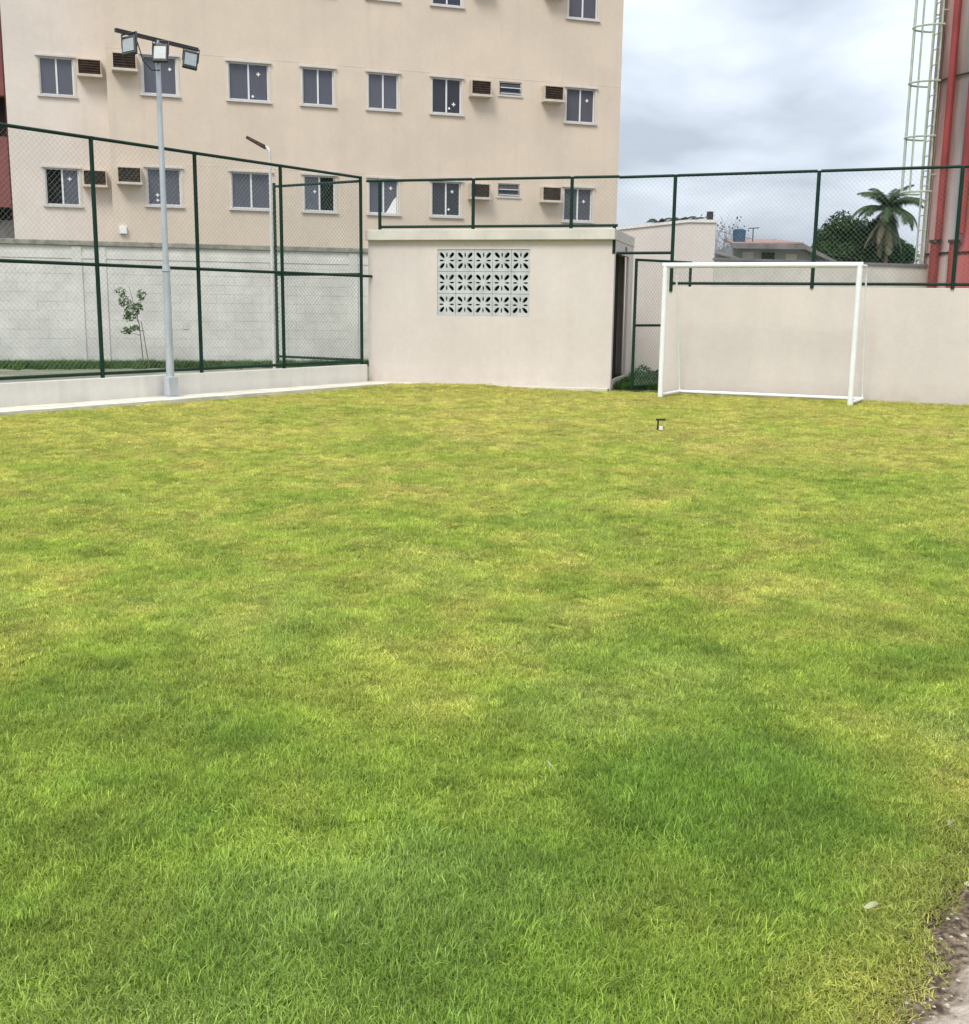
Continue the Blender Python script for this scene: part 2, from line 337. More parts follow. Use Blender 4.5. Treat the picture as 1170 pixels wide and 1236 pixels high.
def scatter(name, pts, tints, scales, coll, label, tilt=.12):
    n = len(pts); me = bpy.data.meshes.new(name); me.vertices.add(n); me.vertices.foreach_set('co', np.asarray(pts, np.float32).ravel())
    a = me.attributes.new('tint', 'FLOAT_COLOR', 'POINT'); a.data.foreach_set('color', np.concatenate([tints, np.ones((n, 1))], 1).astype(np.float32).ravel())
    a = me.attributes.new('scl', 'FLOAT_VECTOR', 'POINT'); a.data.foreach_set('vector', np.asarray(scales, np.float32).ravel())
    rot = np.stack([rng.normal(0, tilt, n), rng.normal(0, tilt, n), rng.uniform(0, 6.283, n)], 1)
    a = me.attributes.new('rot', 'FLOAT_VECTOR', 'POINT'); a.data.foreach_set('vector', rot.astype(np.float32).ravel())
    a = me.attributes.new('vi', 'INT', 'POINT'); a.data.foreach_set('value', rng.integers(0, len(coll.objects), n).astype(np.int32))
    o = bpy.data.objects.new(name, me); COL.objects.link(o)
    g = bpy.data.node_groups.new(name, 'GeometryNodeTree'); g.interface.new_socket('Geometry', in_out='INPUT', socket_type='NodeSocketGeometry'); g.interface.new_socket('Geometry', in_out='OUTPUT', socket_type='NodeSocketGeometry')
    gi = g.nodes.new('NodeGroupInput'); go = g.nodes.new('NodeGroupOutput'); ip = g.nodes.new('GeometryNodeInstanceOnPoints'); ci = g.nodes.new('GeometryNodeCollectionInfo')
    ci.inputs[0].default_value = coll; ci.inputs[1].default_value = True; ci.inputs[2].default_value = True
    ip.inputs['Pick Instance'].default_value = True
    def na(nm, tp):
        q = g.nodes.new('GeometryNodeInputNamedAttribute'); q.data_type = tp; q.inputs[0].default_value = nm
        return [s for s in q.outputs if s.enabled and s.name == 'Attribute'][0]
    g.links.new(gi.outputs[0], ip.inputs['Points']); g.links.new(ci.outputs[0], ip.inputs['Instance'])
    g.links.new(na('vi', 'INT'), ip.inputs['Instance Index']); g.links.new(na('rot', 'FLOAT_VECTOR'), ip.inputs['Rotation']); g.links.new(na('scl', 'FLOAT_VECTOR'), ip.inputs['Scale'])
    g.links.new(ip.outputs[0], go.inputs[0])
    md = o.modifiers.new('scatter', 'NODES'); md.node_group = g
    return tag(o, label, None, None, 'stuff')

pts = []
for (y0, y1, s_) in ((1.2, 6, .05), (6, 11, .066), (11, 22, .085)):
    xs_ = np.arange(-9, 12, s_); ys_ = np.arange(y0, y1, s_); X, Y = np.meshgrid(xs_, ys_)
    X = X+rng.uniform(-.5, .5, X.shape)*s_; Y = Y+rng.uniform(-.5, .5, Y.shape)*s_; pts.append(np.stack([X.ravel(), Y.ravel(), np.full(X.size, s_)], 1))
P = np.concatenate(pts)
x, y = P[:, 0], P[:, 1]
vL = (x-LA[0])*pL.x+(y-LA[1])*pL.y                         # signed distance from low wall face
vE = -((x-EA.x)*pL.x+(y-EA.y)*pL.y)+(fbm(x, y, .22, 91)-.5)*.16+(fbm(x, y, .05, 95)-.5)*.08+.02  # ragged right edge
bw = behind_wall(x, y)
strip_clear = ((x-SA[0])*n2.x+(y-SA[1])*n2.y)
ok = (vL < -.60+.05*(fbm(x, y, .2, 8)-.5)) & (vE < .0) & (np.abs(x) < .46*y+1.6)
dS = (x-SA[0])*(-n2.y)+(y-SA[1])*n2.x; inS = x < 2.2
ok &= np.where(inS, dS < -.34+.055*strip_clear, bw < -.02)
P = P[ok]; x, y = P[:, 0], P[:, 1]; edge = np.clip(-vE[ok]/.25, 0, 1)
lush = (fbm(x, y, 1.0, 21, 4)-.5)*.75+(fbm(x, y, .26, 29, 3)-.5)*1.05+(fbm(x, y, .09, 33, 2)-.5)*.6
for (px, py, rad, am) in ((.67, 3.14, .42, .95), (.96, 3.27, .35, .45), (-.47, 3.29, .4, .5), (-1.26, 3.7, .45, .5), (2.78, 6.43, .5, .7), (-.77, 11.88, .35, .6), (1.98, 9.95, .4, .5),
                          (-.45, 2.35, .5, .6), (-.04, 2.55, .35, .45), (-1.09, 2.83, .35, .35), (.9, 2.75, .3, .3), (2.2, 4.6, .5, .5), (-.9, 5.2, .4, .25), (.35, 4.7, .3, .2), (-2.6, 8.2, .6, .25), (3.3, 9.2, .7, .45)):
    lush = lush+.78*am*np.exp(-((x-px)**2+((y-py)/(1+.03*py))**2)/rad**2)
near = np.clip((13-y)/11., 0, 1)
green = np.clip(.13+.45*near+lush*.72, 0, 1)
dry = np.clip((fbm(x, y, .8, 63, 4)-.46)*2.4, 0, 1)*(1-green)*(.75-.55*near)
brownp = np.clip((fbm(x, y, .45, 83, 3)-.58)*4, 0, 1)*(1-green*.7)*.22
pale = np.clip((fbm(x, y, .6, 73, 3)-.55)*3.0, 0, 1)*.5
yel = np.array([.56, .545, .145]); grn = np.array([.375, .475, .085]); lu = np.array([.205, .335, .055]); st = np.array([.56, .49, .18]); br = np.array([.44, .34, .12]); pl_ = np.array([.40, .52, .15])
g2 = np.clip(green*2, 0, 1)[:, None]; g3 = np.clip(green*2-1, 0, 1)[:, None]
tint = yel*(1-g2)+grn*g2; tint = tint*(1-g3)+lu*g3
tint = tint*(1-dry[:, None]*.75)+st*dry[:, None]*.75; tint = tint*(1-brownp[:, None])+br*brownp[:, None]; tint = tint*(1-pale[:, None]*near[:, None])+pl_*pale[:, None]*near[:, None]
tint = tint*(1-.35*(1-edge[:, None]))+br*.35*(1-edge[:, None])
fineV = fbm(x, y, .11, 41, 2)
tint *= rng.uniform(.72, 1.28, (len(x), 1))*(.74+.52*fineV[:, None])
s_ = .9+.25*rng.random(len(x)); hz = s_*(.75+.5*fineV)*(.9+.65*np.clip(lush, -.4, 1.2))*(.55+.45*edge)
wd = s_*np.where(P[:, 2] > .08, 1.3, np.where(P[:, 2] > .06, 1.12, 1.))
scatter('lawn_grass', np.stack([x, y, gh(x, y)], 1), tint, np.stack([wd, wd, hz], 1), tufts, 'short yellow green lawn grass with darker lush patches')

# ------------------------------------------------------------------ low wall on the left
mb = MB(); mb.box(-20, 7.2, 0, .16, -.1, .345)
lw = mb.build('low_wall', M['lowwall'], bevel=.006); lw.location = (*LA, 0); lw.rotation_euler = (0, 0, angL)
tag(lw, 'low white painted wall under the left green mesh fence', 'wall')

# ------------------------------------------------------------------ fences
PR = .03
def fence_post(par, u, z0, z1, v=0., r=PR): return MB().tube((u, v, z0), (u, v, z1), r, 10).build('post', M['green'], par, True)
def rail(par, u0, u1, z, v=0., r=.024): return MB().tube((u0, v, z), (u1, v, z), r, 8).build('rail', M['green'], par, True)
def panel(par, u0, u1, z0, z1, v=0., m='wire', r=.0013):
    o = wires(MB(), u0, u1, z0, z1, v, r=r).build('mesh_panel', M[m], par); return o
FL = empty('mesh_fence', (*LA, 0), angL, 'tall dark green chain link fence on the low wall left of the lamp pole', 'fence')
FL.location = (LA[0]+pL.x*.08, LA[1]+pL.y*.08, 0)
us_ = [-1.9, -.13, 1.65, 3.44, 5.2, 7.14]
for u in us_: fence_post(FL, u, .33, 3.64)
for a, b in zip(us_[:-1], us_[1:]):
    for z in (.405, 1.92, 3.62): rail(FL, a+PR, b-PR, z)
    panel(FL, a+PR, b-PR, .42, 1.90, .024); panel(FL, a+PR, b-PR, 1.94, 3.60, .024)
rail(FL, 7.17, 7.42, 1.92)
# return panel behind the corner
c0 = Lpt(7.14, .08); c1 = (-4.0, 21.45)
FR = empty('mesh_fence', (*c0, 0), dirang(c0, c1), 'green chain link fence panel running back from the fence corner to the block wall', 'fence')
ln = math.hypot(c1[0]-c0[0], c1[1]-c0[1])
fence_post(FR, ln, .3, 3.62)
for z in (.42, 1.95, 3.56): rail(FR, .03, ln-PR, z)
panel(FR, .05, ln-PR, .44, 1.93, .02, 'wire_dark', .0016); panel(FR, .05, ln-PR, 1.97, 3.54, .02, 'wire_dark', .0015)
# fence over the storage block
FS = empty('mesh_fence', (*SA, 0), angS, 'green chain link fence standing on the flat roof of the storage block', 'fence')
us_ = [.26, 2.0, 3.75, 4.50]
for u in us_[:3]: fence_post(FS, u, 2.735, 3.60, .02)
MB().tube((4.50, .02, 2.32), (4.50, .02, 2.80), PR, 10).build('post', M['green'], FS, True)
for a, b in zip([-.02]+us_[:3], us_[:3]+[4.555]):
    rail(FS, a+PR, b-PR*(b < 4.5), 3.59, .02)
    if a > 0: rail(FS, a+PR, b-PR*(b < 4.5), 2.79, .02); panel(FS, a+PR, b, 2.80, 3.57, .045)
# fence over the gate and the right wall
FW = empty('mesh_fence', (*SB, 0), angW, 'green chain link fence standing on the right boundary wall behind the goal', 'fence')
us_ = [.96, 3.25, 5.34, 7.5, 9.7]
fence_post(FW, .96, 1.70, 3.59)
for u in us_[1:]: fence_post(FW, u, 1.76, 3.58)
for a, b in zip([0.]+us_[:-1], us_):
    rail(FW, a+PR*(a > 0), b-PR, 3.575)
    if a > 0: rail(FW, a+PR, b-PR, 1.83); panel(FW, a+PR, b-PR, 1.85, 3.56, .024)
rail(FW, .0, .93, 2.33); panel(FW, .0, .93, 2.35, 3.56, .024)

# ------------------------------------------------------------------ storage block with breeze blocks
ST = empty('storage_block', (*SA, 0), angS, 'low pink beige storage block with flat roof slab and breeze block vent', 'building')
bx0, bx1, bz0, bz1 = 1.355, 3.045, 1.245, 2.395
mb = MB(); D = 2.4
for (a, b, c, d) in ((.04, bx0, -.1, 2.55), (bx1, 4.52, -.1, 2.55), (bx0, bx1, -.1, bz0), (bx0, bx1, bz1, 2.55)):
    mb.box(a, b, 0, .15, c, d)
mb.box(.04, .19, .15, D, -.1, 2.55); mb.box(4.47, 4.52, 1.80, D, -.1, 2.55); mb.box(4.47, 4.52, .16, 1.80, 2.34, 2.55); mb.box(4.47, 4.52, .16, 1.80, -.1, .16); mb.box(.19, 4.37, D-.15, D, -.1, 2.55)
mb.build('wall', M['wall'], ST)
MB().box(4.519, 4.530, 1.28, 1.46, 2.40, 2.50).build('vent', M['blackp'], ST)
MB().box(4.30, 4.33, .16, 1.80, .16, 2.34).build('door', M['shade_and_stand'], ST)  # black sheet across the doorway, its colour stands for the shade inside
MB().box(.02, 4.53, -.10, D+.02, 2.552, 2.735).build('roof_slab', M['wallcap'], ST, bevel=.01)
MB().box(.2, 4.36, 1.2, 1.25, .0, 2.5).build('interior_shade_sheet', M['shade_and_stand'], ST)  # dark sheet behind the breeze blocks, interior shade put into its colour
def breeze_mesh(w, h):
    cu = bpy.data.curves.new('breeze_block', 'CURVE'); cu.dimensions = '2D'; cu.fill_mode = 'BOTH'; cu.extrude = .035
    def poly(p):
        s = cu.splines.new('POLY'); s.points.add(len(p)-1)
        for i, (a, b) in enumerate(p): s.points[i].co = (a, b, 0, 1)
        s.use_cyclic_u = True
    g_ = .003
    poly([(-w/2+g_, -h/2+g_), (w/2-g_, -h/2+g_), (w/2-g_, h/2-g_), (-w/2+g_, h/2-g_)])
    def petal(cxr, ang, l_, wd_, sx, sy):
        ca, sa = math.cos(ang), math.sin(ang); pts_ = []
        for t in ((-.5, 0), (-.2, -.42), (.2, -.5), (.5, -.28), (.5, .28), (.2, .5), (-.2, .42)):
            r_ = cxr+t[0]*l_; q = t[1]*wd_
            pts_.append(((r_*ca-q*sa)*sx, (r_*sa+q*ca)*sy))
        poly(pts_)
    for k in range(4): petal(.118, math.pi/4+k*math.pi/2, .125, .062, 1, 1.04)
    for k in (1, 3): petal(.088, k*math.pi/2, .085, .030, 1, 1.04)
    for k in (0, 2): petal(.092, k*math.pi/2, .085, .030, 1, 1)
    o = bpy.data.objects.new('tmp', cu); COL.objects.link(o); dg = bpy.context.evaluated_depsgraph_get()
    me = bpy.data.meshes.new_from_object(o.evaluated_get(dg)); bpy.data.objects.remove(o)
    me.transform(Matrix.Rotation(math.pi/2, 4, 'X')); me.materials.clear(); me.materials.append(M['breeze']); me.name = 'breeze_block'; return me
bw_, bh_ = (bx1-bx0)/5, (bz1-bz0)/3
bme = breeze_mesh(bw_, bh_)
for r_ in range(3):
    for c_ in range(5):
        o = link('breeze_block', bme, ST, loc=(bx0+bw_*(c_+.5), .045+.004*random.random(), bz0+bh_*(r_+.5)))

# ------------------------------------------------------------------ right wall
mb = MB(); mb.box(.84, 14, 0, .16, -.1, 1.775)
rw = mb.build('boundary_wall', M['wall'], bevel=.008); rw.location = (*SB, 0); rw.rotation_euler = (0, 0, angW)
tag(rw, 'smooth pink beige boundary wall behind the white goal', 'wall')

# gate leaf, swung back
g0 = (2.53, 19.32); g1 = (3.62, 20.25)
GT = empty('mesh_gate', (*g0, 0), dirang(g0, g1), 'open green mesh gate swung back between storage block and goal', 'gate')
gw = math.hypot(g1[0]-g0[0], g1[1]-g0[1])
for u in (0, gw): MB().tube((u, 0, .04), (u, 0, 2.24), .026, 8).build('stile', M['green'], GT, True)
for z in (.08, 1.12, 2.22): MB().tube((.02, 0, z), (gw-.02, 0, z), .022, 8).build('rail', M['green'], GT, True)
panel(GT, .02, gw-.02, .09, 1.1, .0, 'wire', .002); panel(GT, .02, gw-.02, 1.14, 2.2, .0, 'wire', .002)

# shrub and weeds by the gate
def clump(name, blobs, n, ls, m, seed, parent=None, flat=1.):
    rg = random.Random(seed); mb = MB(); tot = sum(b[3]**2 for b in blobs)
    for b in blobs:
        for _ in range(int(n*b[3]**2/tot)):
            th = rg.uniform(0, 6.283); cz = rg.uniform(-1, 1); rr = (rg.uniform(.45, 1.08))**.6*b[3]; q = math.sqrt(1-cz*cz)
            c = Vector((b[0]+rr*q*math.cos(th), b[1]+rr*q*math.sin(th), b[2]+rr*cz*(b[4] if len(b) > 4 else 1)))
            nn = (Vector((q*math.cos(th), q*math.sin(th), cz))+Vector((rg.gauss(0, .6), rg.gauss(0, .6), rg.gauss(0, .6)))).normalized()
            a = nn.orthogonal().normalized(); a = (a*math.cos(th*7)+nn.cross(a)*math.sin(th*7)); b2 = nn.cross(a); s = ls*rg.uniform(.6, 1.3)
            mb.add([c-a*s, c-b2*s*.42, c+a*s, c+b2*s*.42], [(0, 1, 2, 3)])
    return mb.build(name, m, parent)
SH = empty('shrub', (2.75, 20.0, 0), 0, 'dark green low shrub at the foot of the mesh gate', 'shrub')
clump('foliage', [(0.05, .1, .10, .20), (.32, .25, .10, .20), (-.22, 0, .05, .15), (.5, .5, .12, .22), (.15, .6, .14, .24)], 2400, .03, M['leaf_shrub'], 3, SH)
mb = MB()
for k in range(7): mb.path([(random.uniform(-.1, .4), random.uniform(0, .4), -.02), (random.uniform(-.2, .5), random.uniform(0, .5), .25)], [.008, .004], 5)
mb.build('stem', M['bark'], SH)
# weeds along the block wall and in the gate opening
wt = bpy.data.collections.new('weed_sources')
for k in range(3): wt.objects.link(tuft('weed_tuft_%s' % 'abc'[k], 60, .10, .06, .20, .008, 80+k, M['blade']))

# ------------------------------------------------------------------ block wall (whitewashed) behind the left fence
BW = empty('block_wall', (-13.2, 23.44, 0), R(17.6), 'tall whitewashed block wall with mossy coping behind the left fence', 'wall')
BWL = 14.2; u_v0 = 2.3; H0 = 2.60
MB().box(0, BWL, .006, .16, -.1, H0).build('mortar', M['joint'], BW)
bl, bh2 = .40, .20; meshes = []
for k in range(6):
    mb = MB(); j = .0025
    mb.box(j, bl-j, 0, .03, j*.8, bh2-j*.8); me = mb.mesh('brick', M['block']); meshes.append(me)
cnt = 0; rest = MB(); cells = []
for r_ in range(13):
    u = -(.2 if r_ % 2 else 0)
    while u < BWL:
        a = max(u, 0); b = min(u+bl, BWL)
        if b-a > .05: cells.append((abs((a+b)/2-7.2)-(.02*r_), a, b, r_))
        u += bl
cells.sort()
for i, (q, a, b, r_) in enumerate(cells):
    if b-a > bl-.001 and cnt < 295:
        o = link('brick', meshes[cnt % 6], BW, loc=(a, .0+random.uniform(-.002, .002), r_*bh2)); cnt += 1
    else: rest.box(a+.004, b-.004, random.uniform(-.003, .003), .03, r_*bh2+.003, r_*bh2+bh2-.003)
rest.build('blockwork', M['block'], BW)['kind'] = 'stuff'
MB().box(-.02, BWL+.02, -.05, .21, H0, H0+.11).build('coping', M['moss'], BW, bevel=.015)
for u in (4.45, 4.95, 10.55): MB().box(u-.10, u+.10, -.022, .02, -.05, H0-.01).build('pilaster', M['block'], BW)
MB().box(0, BWL, -.012, .02, 2.33, 2.45).build('beam', M['block'], BW)
MB().box(6.63, 6.75, -.012, .02, .82, .98).build('vent', M['joint'], BW)
def bwp(u, v): q = R(17.6); return (-13.2+u*math.cos(q)-v*math.sin(q), 23.44+u*math.sin(q)+v*math.cos(q))
n = 2600; uu = rng.uniform(0, 12.5, n); vv = -np.abs(rng.normal(0, .45, n)); q = R(17.6)
wx = -13.2+uu*math.cos(q)-vv*math.sin(q); wy = 23.44+uu*math.sin(q)+vv*math.cos(q)
keep = rng.random(n) < np.clip(1.35-uu/9, .25, 1); wx, wy = wx[keep], wy[keep]
n = 420; gx = rng.uniform(2.25, 3.15, n); gy = rng.uniform(19.6, 22.6, n)
wx = np.concatenate([wx, gx]); wy = np.concatenate([wy, gy]); n = len(wx)
wt_t = np.array([.075, .15, .035])*rng.uniform(.6, 1.3, (n, 1)); ws_ = rng.uniform(.6, 1.15, n)
scatter('weeds', np.stack([wx, wy, np.full(n, -.01)], 1), wt_t, np.stack([ws_]*3, 1), wt, 'dark green weeds along the foot of the block wall')

# ------------------------------------------------------------------ apartment building
AB = empty('apartment_building', (0, 32.5, 0), angM, 'long beige apartment block with rows of sliding windows and air conditioner sleeves', 'building')
ROWS = {'a': 3.88, 'b': 6.62, 'c': 9.42}
WINS = [(-9.25, .84), (-7.12, 1.03), (-5.21, .84), (-3.44, .83), (-1.66, .84), (2.30, .88)]
SLV = [-9.95, -.58, 1.57]
VNT = [(.28, .66)]
LEFTW = [(-11.76, .83)]; LEFTS = [-10.80]
WH = .93
TOPZ = 12.4
def facade(u0, u1, v, holes, m, z0=-.1, z1=TOPZ, depth=.14):
    """wall front with real openings and their reveals"""
    ux = sorted({u0, u1, *[h[0] for h in holes], *[h[1] for h in holes]}); zx = sorted({z0, z1, *[h[2] for h in holes], *[h[3] for h in holes]})
    mb = MB()
    for i in range(len(ux)-1):
        for j in range(len(zx)-1):
            cu, cz = (ux[i]+ux[i+1])/2, (zx[j]+zx[j+1])/2
            if any(h[0] < cu < h[1] and h[2] < cz < h[3] for h in holes): continue
            mb.add([(ux[i], v, zx[j]), (ux[i+1], v, zx[j]), (ux[i+1], v, zx[j+1]), (ux[i], v, zx[j+1])], [(0, 1, 2, 3)])
    for a, b, c, d in holes:
        mb.add([(a, v, c), (b, v, c), (b, v, d), (a, v, d), (a, v+depth, c), (b, v+depth, c), (b, v+depth, d), (a, v+depth, d)], [(0, 4, 5, 1), (1, 5, 6, 2), (2, 6, 7, 3), (3, 7, 4, 0)])
    return mb.build('wall', m, AB)
def window(u, w_, z, v, style):
    h = WH; fr = MB(); t = .035
    va, vb = v+.045, v+.085
    fr.box(u, u+w_, va, vb, z, z+t); fr.box(u, u+w_, va, vb, z+h-t, z+h); fr.box(u, u+t, va, vb, z+t, z+h-t); fr.box(u+w_-t, u+w_, va, vb, z+t, z+h-t)
    fr.box(u+w_/2-.022, u+w_/2+.022, va-.004, vb, z+t, z+h-t)
    W = fr.build('window', M['frame'], AB)
    # plaster band round the opening, stone sill below, drip mould above
    b = MB(); q = .055
    b.box(u-q, u, v-.012, v+.02, z-.01, z+h); b.build('trim', M['reveal'], W); MB().box(u+w_, u+w_+q, v-.012, v+.02, z-.01, z+h).build('trim', M['reveal'], W)
    MB().box(u-.075, u+w_+.075, v-.055, v+.044, z-.055, z-.0).build('sill', M['sill'], W)
    MB().box(u-.075, u+w_+.075, v-.06, v+.03, z+h+.001, z+h+.045).build('lintel', M['sill'], W)
    halves = [(u+t, u+w_/2-.022), (u+w_/2+.022, u+w_-t)]
    for k, (a, c) in enumerate(halves):
        if style.get('open') == k: continue
        MB().box(a, c, va+.012+.006*k, va+.018+.006*k, z+t, z+h-t).build('pane', M[style.get('glass', 'glass')], W)
    if style.get('blind', True):
        bl_ = MB(); n_ = 24; a0, a1 = u+.01, u+w_-.01
        if style.get('open') == 0: a0 = u+w_/2
        if style.get('open') == 1: a1 = u+w_/2
        if style.get('half'): a1 = u+w_/2+.02
        vs_ = []
        for i in range(n_+1):
            x_ = a0+(a1-a0)*i/n_; y_ = v+.135+.022*math.sin(i*1.9)
            vs_ += [(x_, y_, z-.01), (x_+(.05*math.sin(i) if style.get('half') else 0), y_, z+h)]
        bl_.add(vs_, [(2*i, 2*i+2, 2*i+3, 2*i+1) for i in range(n_)]); bl_.build('curtain', M['curtain' if style.get('half') else 'blind'], W)
    for (fx, fz, s) in style.get('tape', ()):
        c = MB(); X, Z = u+fx*w_, z+fz*h; y0 = va-.001; y1 = va+.0085
        c.box(X-s, X+s, y0, y1, Z-.014, Z+.014); c.box(X-.014, X+.014, y0-.001, y1-.001, Z-s, Z+s); c.build('tape_cross', M['white'], W)
    if style.get('paper'):
        c = MB(); X0 = u+w_/2+.03; X1 = u+w_-t-.01; c.add([(X0+.05, va+.005, z+t), (X1, va+.005, z+t), (X1, va+.005, z+h*.5), (X1-.08, va+.005, z+h*.42)], [(0, 1, 2, 3)]); c.build('paper', M['white'], W)
    return W
def sleeve(u, z, v, w_=.54):
    b = MB(); t = .022; h = .37; d = .24
    b.box(u-.02, u+w_+.02, v-d, v-.001, z+h-t, z+h); b.box(u-.02, u-.02+t, v-d, v-.001, z, z+h-t); b.box(u+w_+.02-t, u+w_+.02, v-d, v-.001, z, z+h-t)
    S = b.build('air_conditioner_sleeve', M['sleeve'], AB)
    MB().box(u-.04, u+w_+.04, v-d-.05, v-.001, z-.06, z-.001).build('ledge', M['ledge'], S)
    g_ = MB(); g_.box(u+.008, u+w_-.008, v-d+.045, v-.01, z, z+h-t)
    for k in range(5): g_.box(u+.01, u+w_-.01, v-d+.018, v-d+.044, z+.03+k*.062, z+.05+k*.062)
    g_.build('grille', M['rust'], S)
def vent(u, w_, z, v):
    fr = MB(); h = .36; t = .03; va, vb = v+.03, v+.07
    fr.box(u, u+w_, va, vb, z, z+t); fr.box(u, u+w_, va, vb, z+h-t, z+h); fr.box(u, u+t, va, vb, z+t, z+h-t); fr.box(u+w_-t, u+w_, va, vb, z+t, z+h-t)
    W = fr.build('window', M['sill'], AB)
    for k in (0, 1):
        z0 = z+t+k*(h-2*t)/2
        c = MB(); c.add([(u+t, v-.03, z0+.02), (u+w_-t, v-.03, z0+.02), (u+w_-t, va+.01, z0+.145), (u+t, va+.01, z0+.145)], [(0, 1, 2, 3)]); c.build('pane', M['glass_dark'], W)
        MB().box(u+t, u+w_-t, v-.038, v-.020, z0+.002, z0+.022).build('pane_rail', M['frame'], W)
    MB().box(u-.04, u+w_+.04, v-.03, v+.029, z-.045, z-.001).build('sill', M['sill'], W)
    MB().box(u, u+w_, v+.12, v+.13, z, z+h).build('back_shade_board', M['room'], W)  # dark board, the shade behind the vent given as colour
holes = []; lholes = []
for k, z in ROWS.items():
    for u, w_ in WINS: holes.append((u, u+w_, z, z+WH))
    for u, w_ in VNT: holes.append((u, u+w_, z+.60, z+.96))
    for u, w_ in LEFTW: lholes.append((u, u+w_, z, z+WH))
facade(-10.12, 3.98, 0, holes, M['facade'])
facade(-12.58, -10.10, 1.1, lholes, M['facade_pink'])
mb = MB(); mb.box(-10.12, 3.98, .6, 9, TOPZ-.02, TOPZ+.0); mb.add([(3.98, 0, -.1), (3.98, 9, -.1), (3.98, 9, TOPZ), (3.98, 0, TOPZ), (-10.12, 0, -.1), (-10.12, 1.1, -.1), (-10.12, 1.1, TOPZ), (-10.12, 0, TOPZ),
        (-12.58, 1.1, -.1), (-12.58, 9, -.1), (-12.58, 9, TOPZ), (-12.58, 1.1, TOPZ)], [(0, 1, 2, 3), (4, 7, 6, 5), (8, 11, 10, 9), (1, 9, 10, 2)])
mb.build('side_wall', M['facade'], AB)
MB().box(-12.7, 4.1, -.12, 9.1, TOPZ+.002, TOPZ+.18).build('roof', M['wallcap'], AB)
mb = MB(); mb.box(-12.5, 3.9, 1.35, 1.4, .1, TOPZ-.1); mb.build('interior_shade_sheet', M['room'], AB)  # dark sheet behind the left openings, room shade painted as colour
MB().box(-10.05, 3.9, .5, .55, .1, TOPZ-.1).build('interior_shade_sheet', M['room'], AB)  # same painted room shade behind the main front
style = {
 ('b', 1): dict(tape=[(.75, .72, .05), (.6, .12, .035)]), ('b', 4): dict(glass='glass_dark', half=True, tape=[(.75, .28, .05), (.6, .16, .03)]), ('b', 5): dict(tape=[(.74, .66, .045)]), ('b', 2): dict(),
 ('b', 0): dict(glass='glass', tape=[(.8, .68, .04)]),
 ('a', 0): dict(tape=[(.3, .28, .045), (.3, .14, .035)]), ('a', 2): dict(open=1, tape=[(.35, .55, .04)]), ('a', 3): dict(tape=[(.75, .74, .05)], paper=True), ('a', 4): dict(glass='glass_dark', half=True, tape=[(.72, .72, .045), (.6, .2, .035)]),
 ('a', 5): dict(tape=[(.72, .6, .045)]), ('a', 'L'): dict(open=0, tape=[(.72, .72, .05)]), ('c', 4): dict(glass='glass_dark')}
for k, z in ROWS.items():
    for i, (u, w_) in enumerate(WINS): window(u, w_, z, 0, style.get((k, i), {}))
    for u in SLV: sleeve(u, z+.53, 0)
    for u, w_ in VNT: vent(u, w_, z+.60, 0)
    for u, w_ in LEFTW: window(u, w_, z, 1.1, style.get((k, 'L'), {}))
    for u in LEFTS: sleeve(u, z+.53, 1.1)
mb = MB()
for z in (4.92, 7.66, 10.46):
    mb.box(-10.12, 3.98, -.004, 0.001, z, z+.012)
mb.build('joint_line', M['facade_pink'], AB)
MB().box(-9.98, -9.80, -.09, -.001, 3.13, 3.32).build('junction_box', M['white'], AB, bevel=.01)

# red building at the far left
RB = empty('red_building', (-14.9, 36, 0), R(18), 'dull red building with dark balcony bands at the left edge', 'building')
mb = MB()
for z0, z1 in ((4.25, 6.35), (7.55, 9.4), (10.5, 12.5)): mb.box(-9, -.05, -.4, .0, z0, z1)
mb.box(-9, -.05, .0, 9, 3.9, 13); mb.build('wall', M['redwall'], RB)
MB().box(-9, -.08, -.02, -.001, 3.9, 13).build('recess_shade_sheet', M['shade_and_stand'], RB)  # flat black sheet between the parapets, recess shade painted on
MB().box(-9, -.05, -.02, 8.9, -.1, 3.88).build('ground_floor', M['roofg'], RB)
for k in range(9): MB().box(-4.2+k*.45, -4.15+k*.45, -.34, -.30, 6.35, 6.9).build('railing_bar', M['blackp'], RB)

# ------------------------------------------------------------------ clubhouse behind the right wall
CH = empty('side_building', (0, 23.2, 0), 0, 'plain beige building with gently sloping parapet behind the gate and right wall', 'building')
mb = MB(); W0, W1, W2, YD = 1.2, 4.05, 4.62, 5.
prof = [(W0, -.1), (W2, -.1), (W2, 3.13), (W1, 3.13), (W0, 2.80)]
mb.add([(a, 0, z) for a, z in prof]+[(a, YD, z) for a, z in prof], [(0, 1, 2, 3, 4), (9, 8, 7, 6, 5), (1, 6, 7, 2), (0, 4, 9, 5)]); mb.build('wall', M['wall'], CH)
mb = MB(); t_ = .055
for (a, za), (b, zb) in (((W0-.03, 2.797), (W1, 3.132)), ((W1, 3.132), (W2+.03, 3.132))):
    mb.add([(a, -.03, za), (b, -.03, zb), (b, YD, zb), (a, YD, za), (a, -.03, za+t_), (b, -.03, zb+t_), (b, YD, zb+t_), (a, YD, za+t_)], [(0, 3, 2, 1), (4, 5, 6, 7), (0, 1, 5, 4), (1, 2, 6, 5), (2, 3, 7, 6), (3, 0, 4, 7)])
mb.build('coping', M['lowwall'], CH)
MB().box(4.46, 4.58, .1, .2, 3.187, 3.36).build('chimney', M['blackp'], CH)

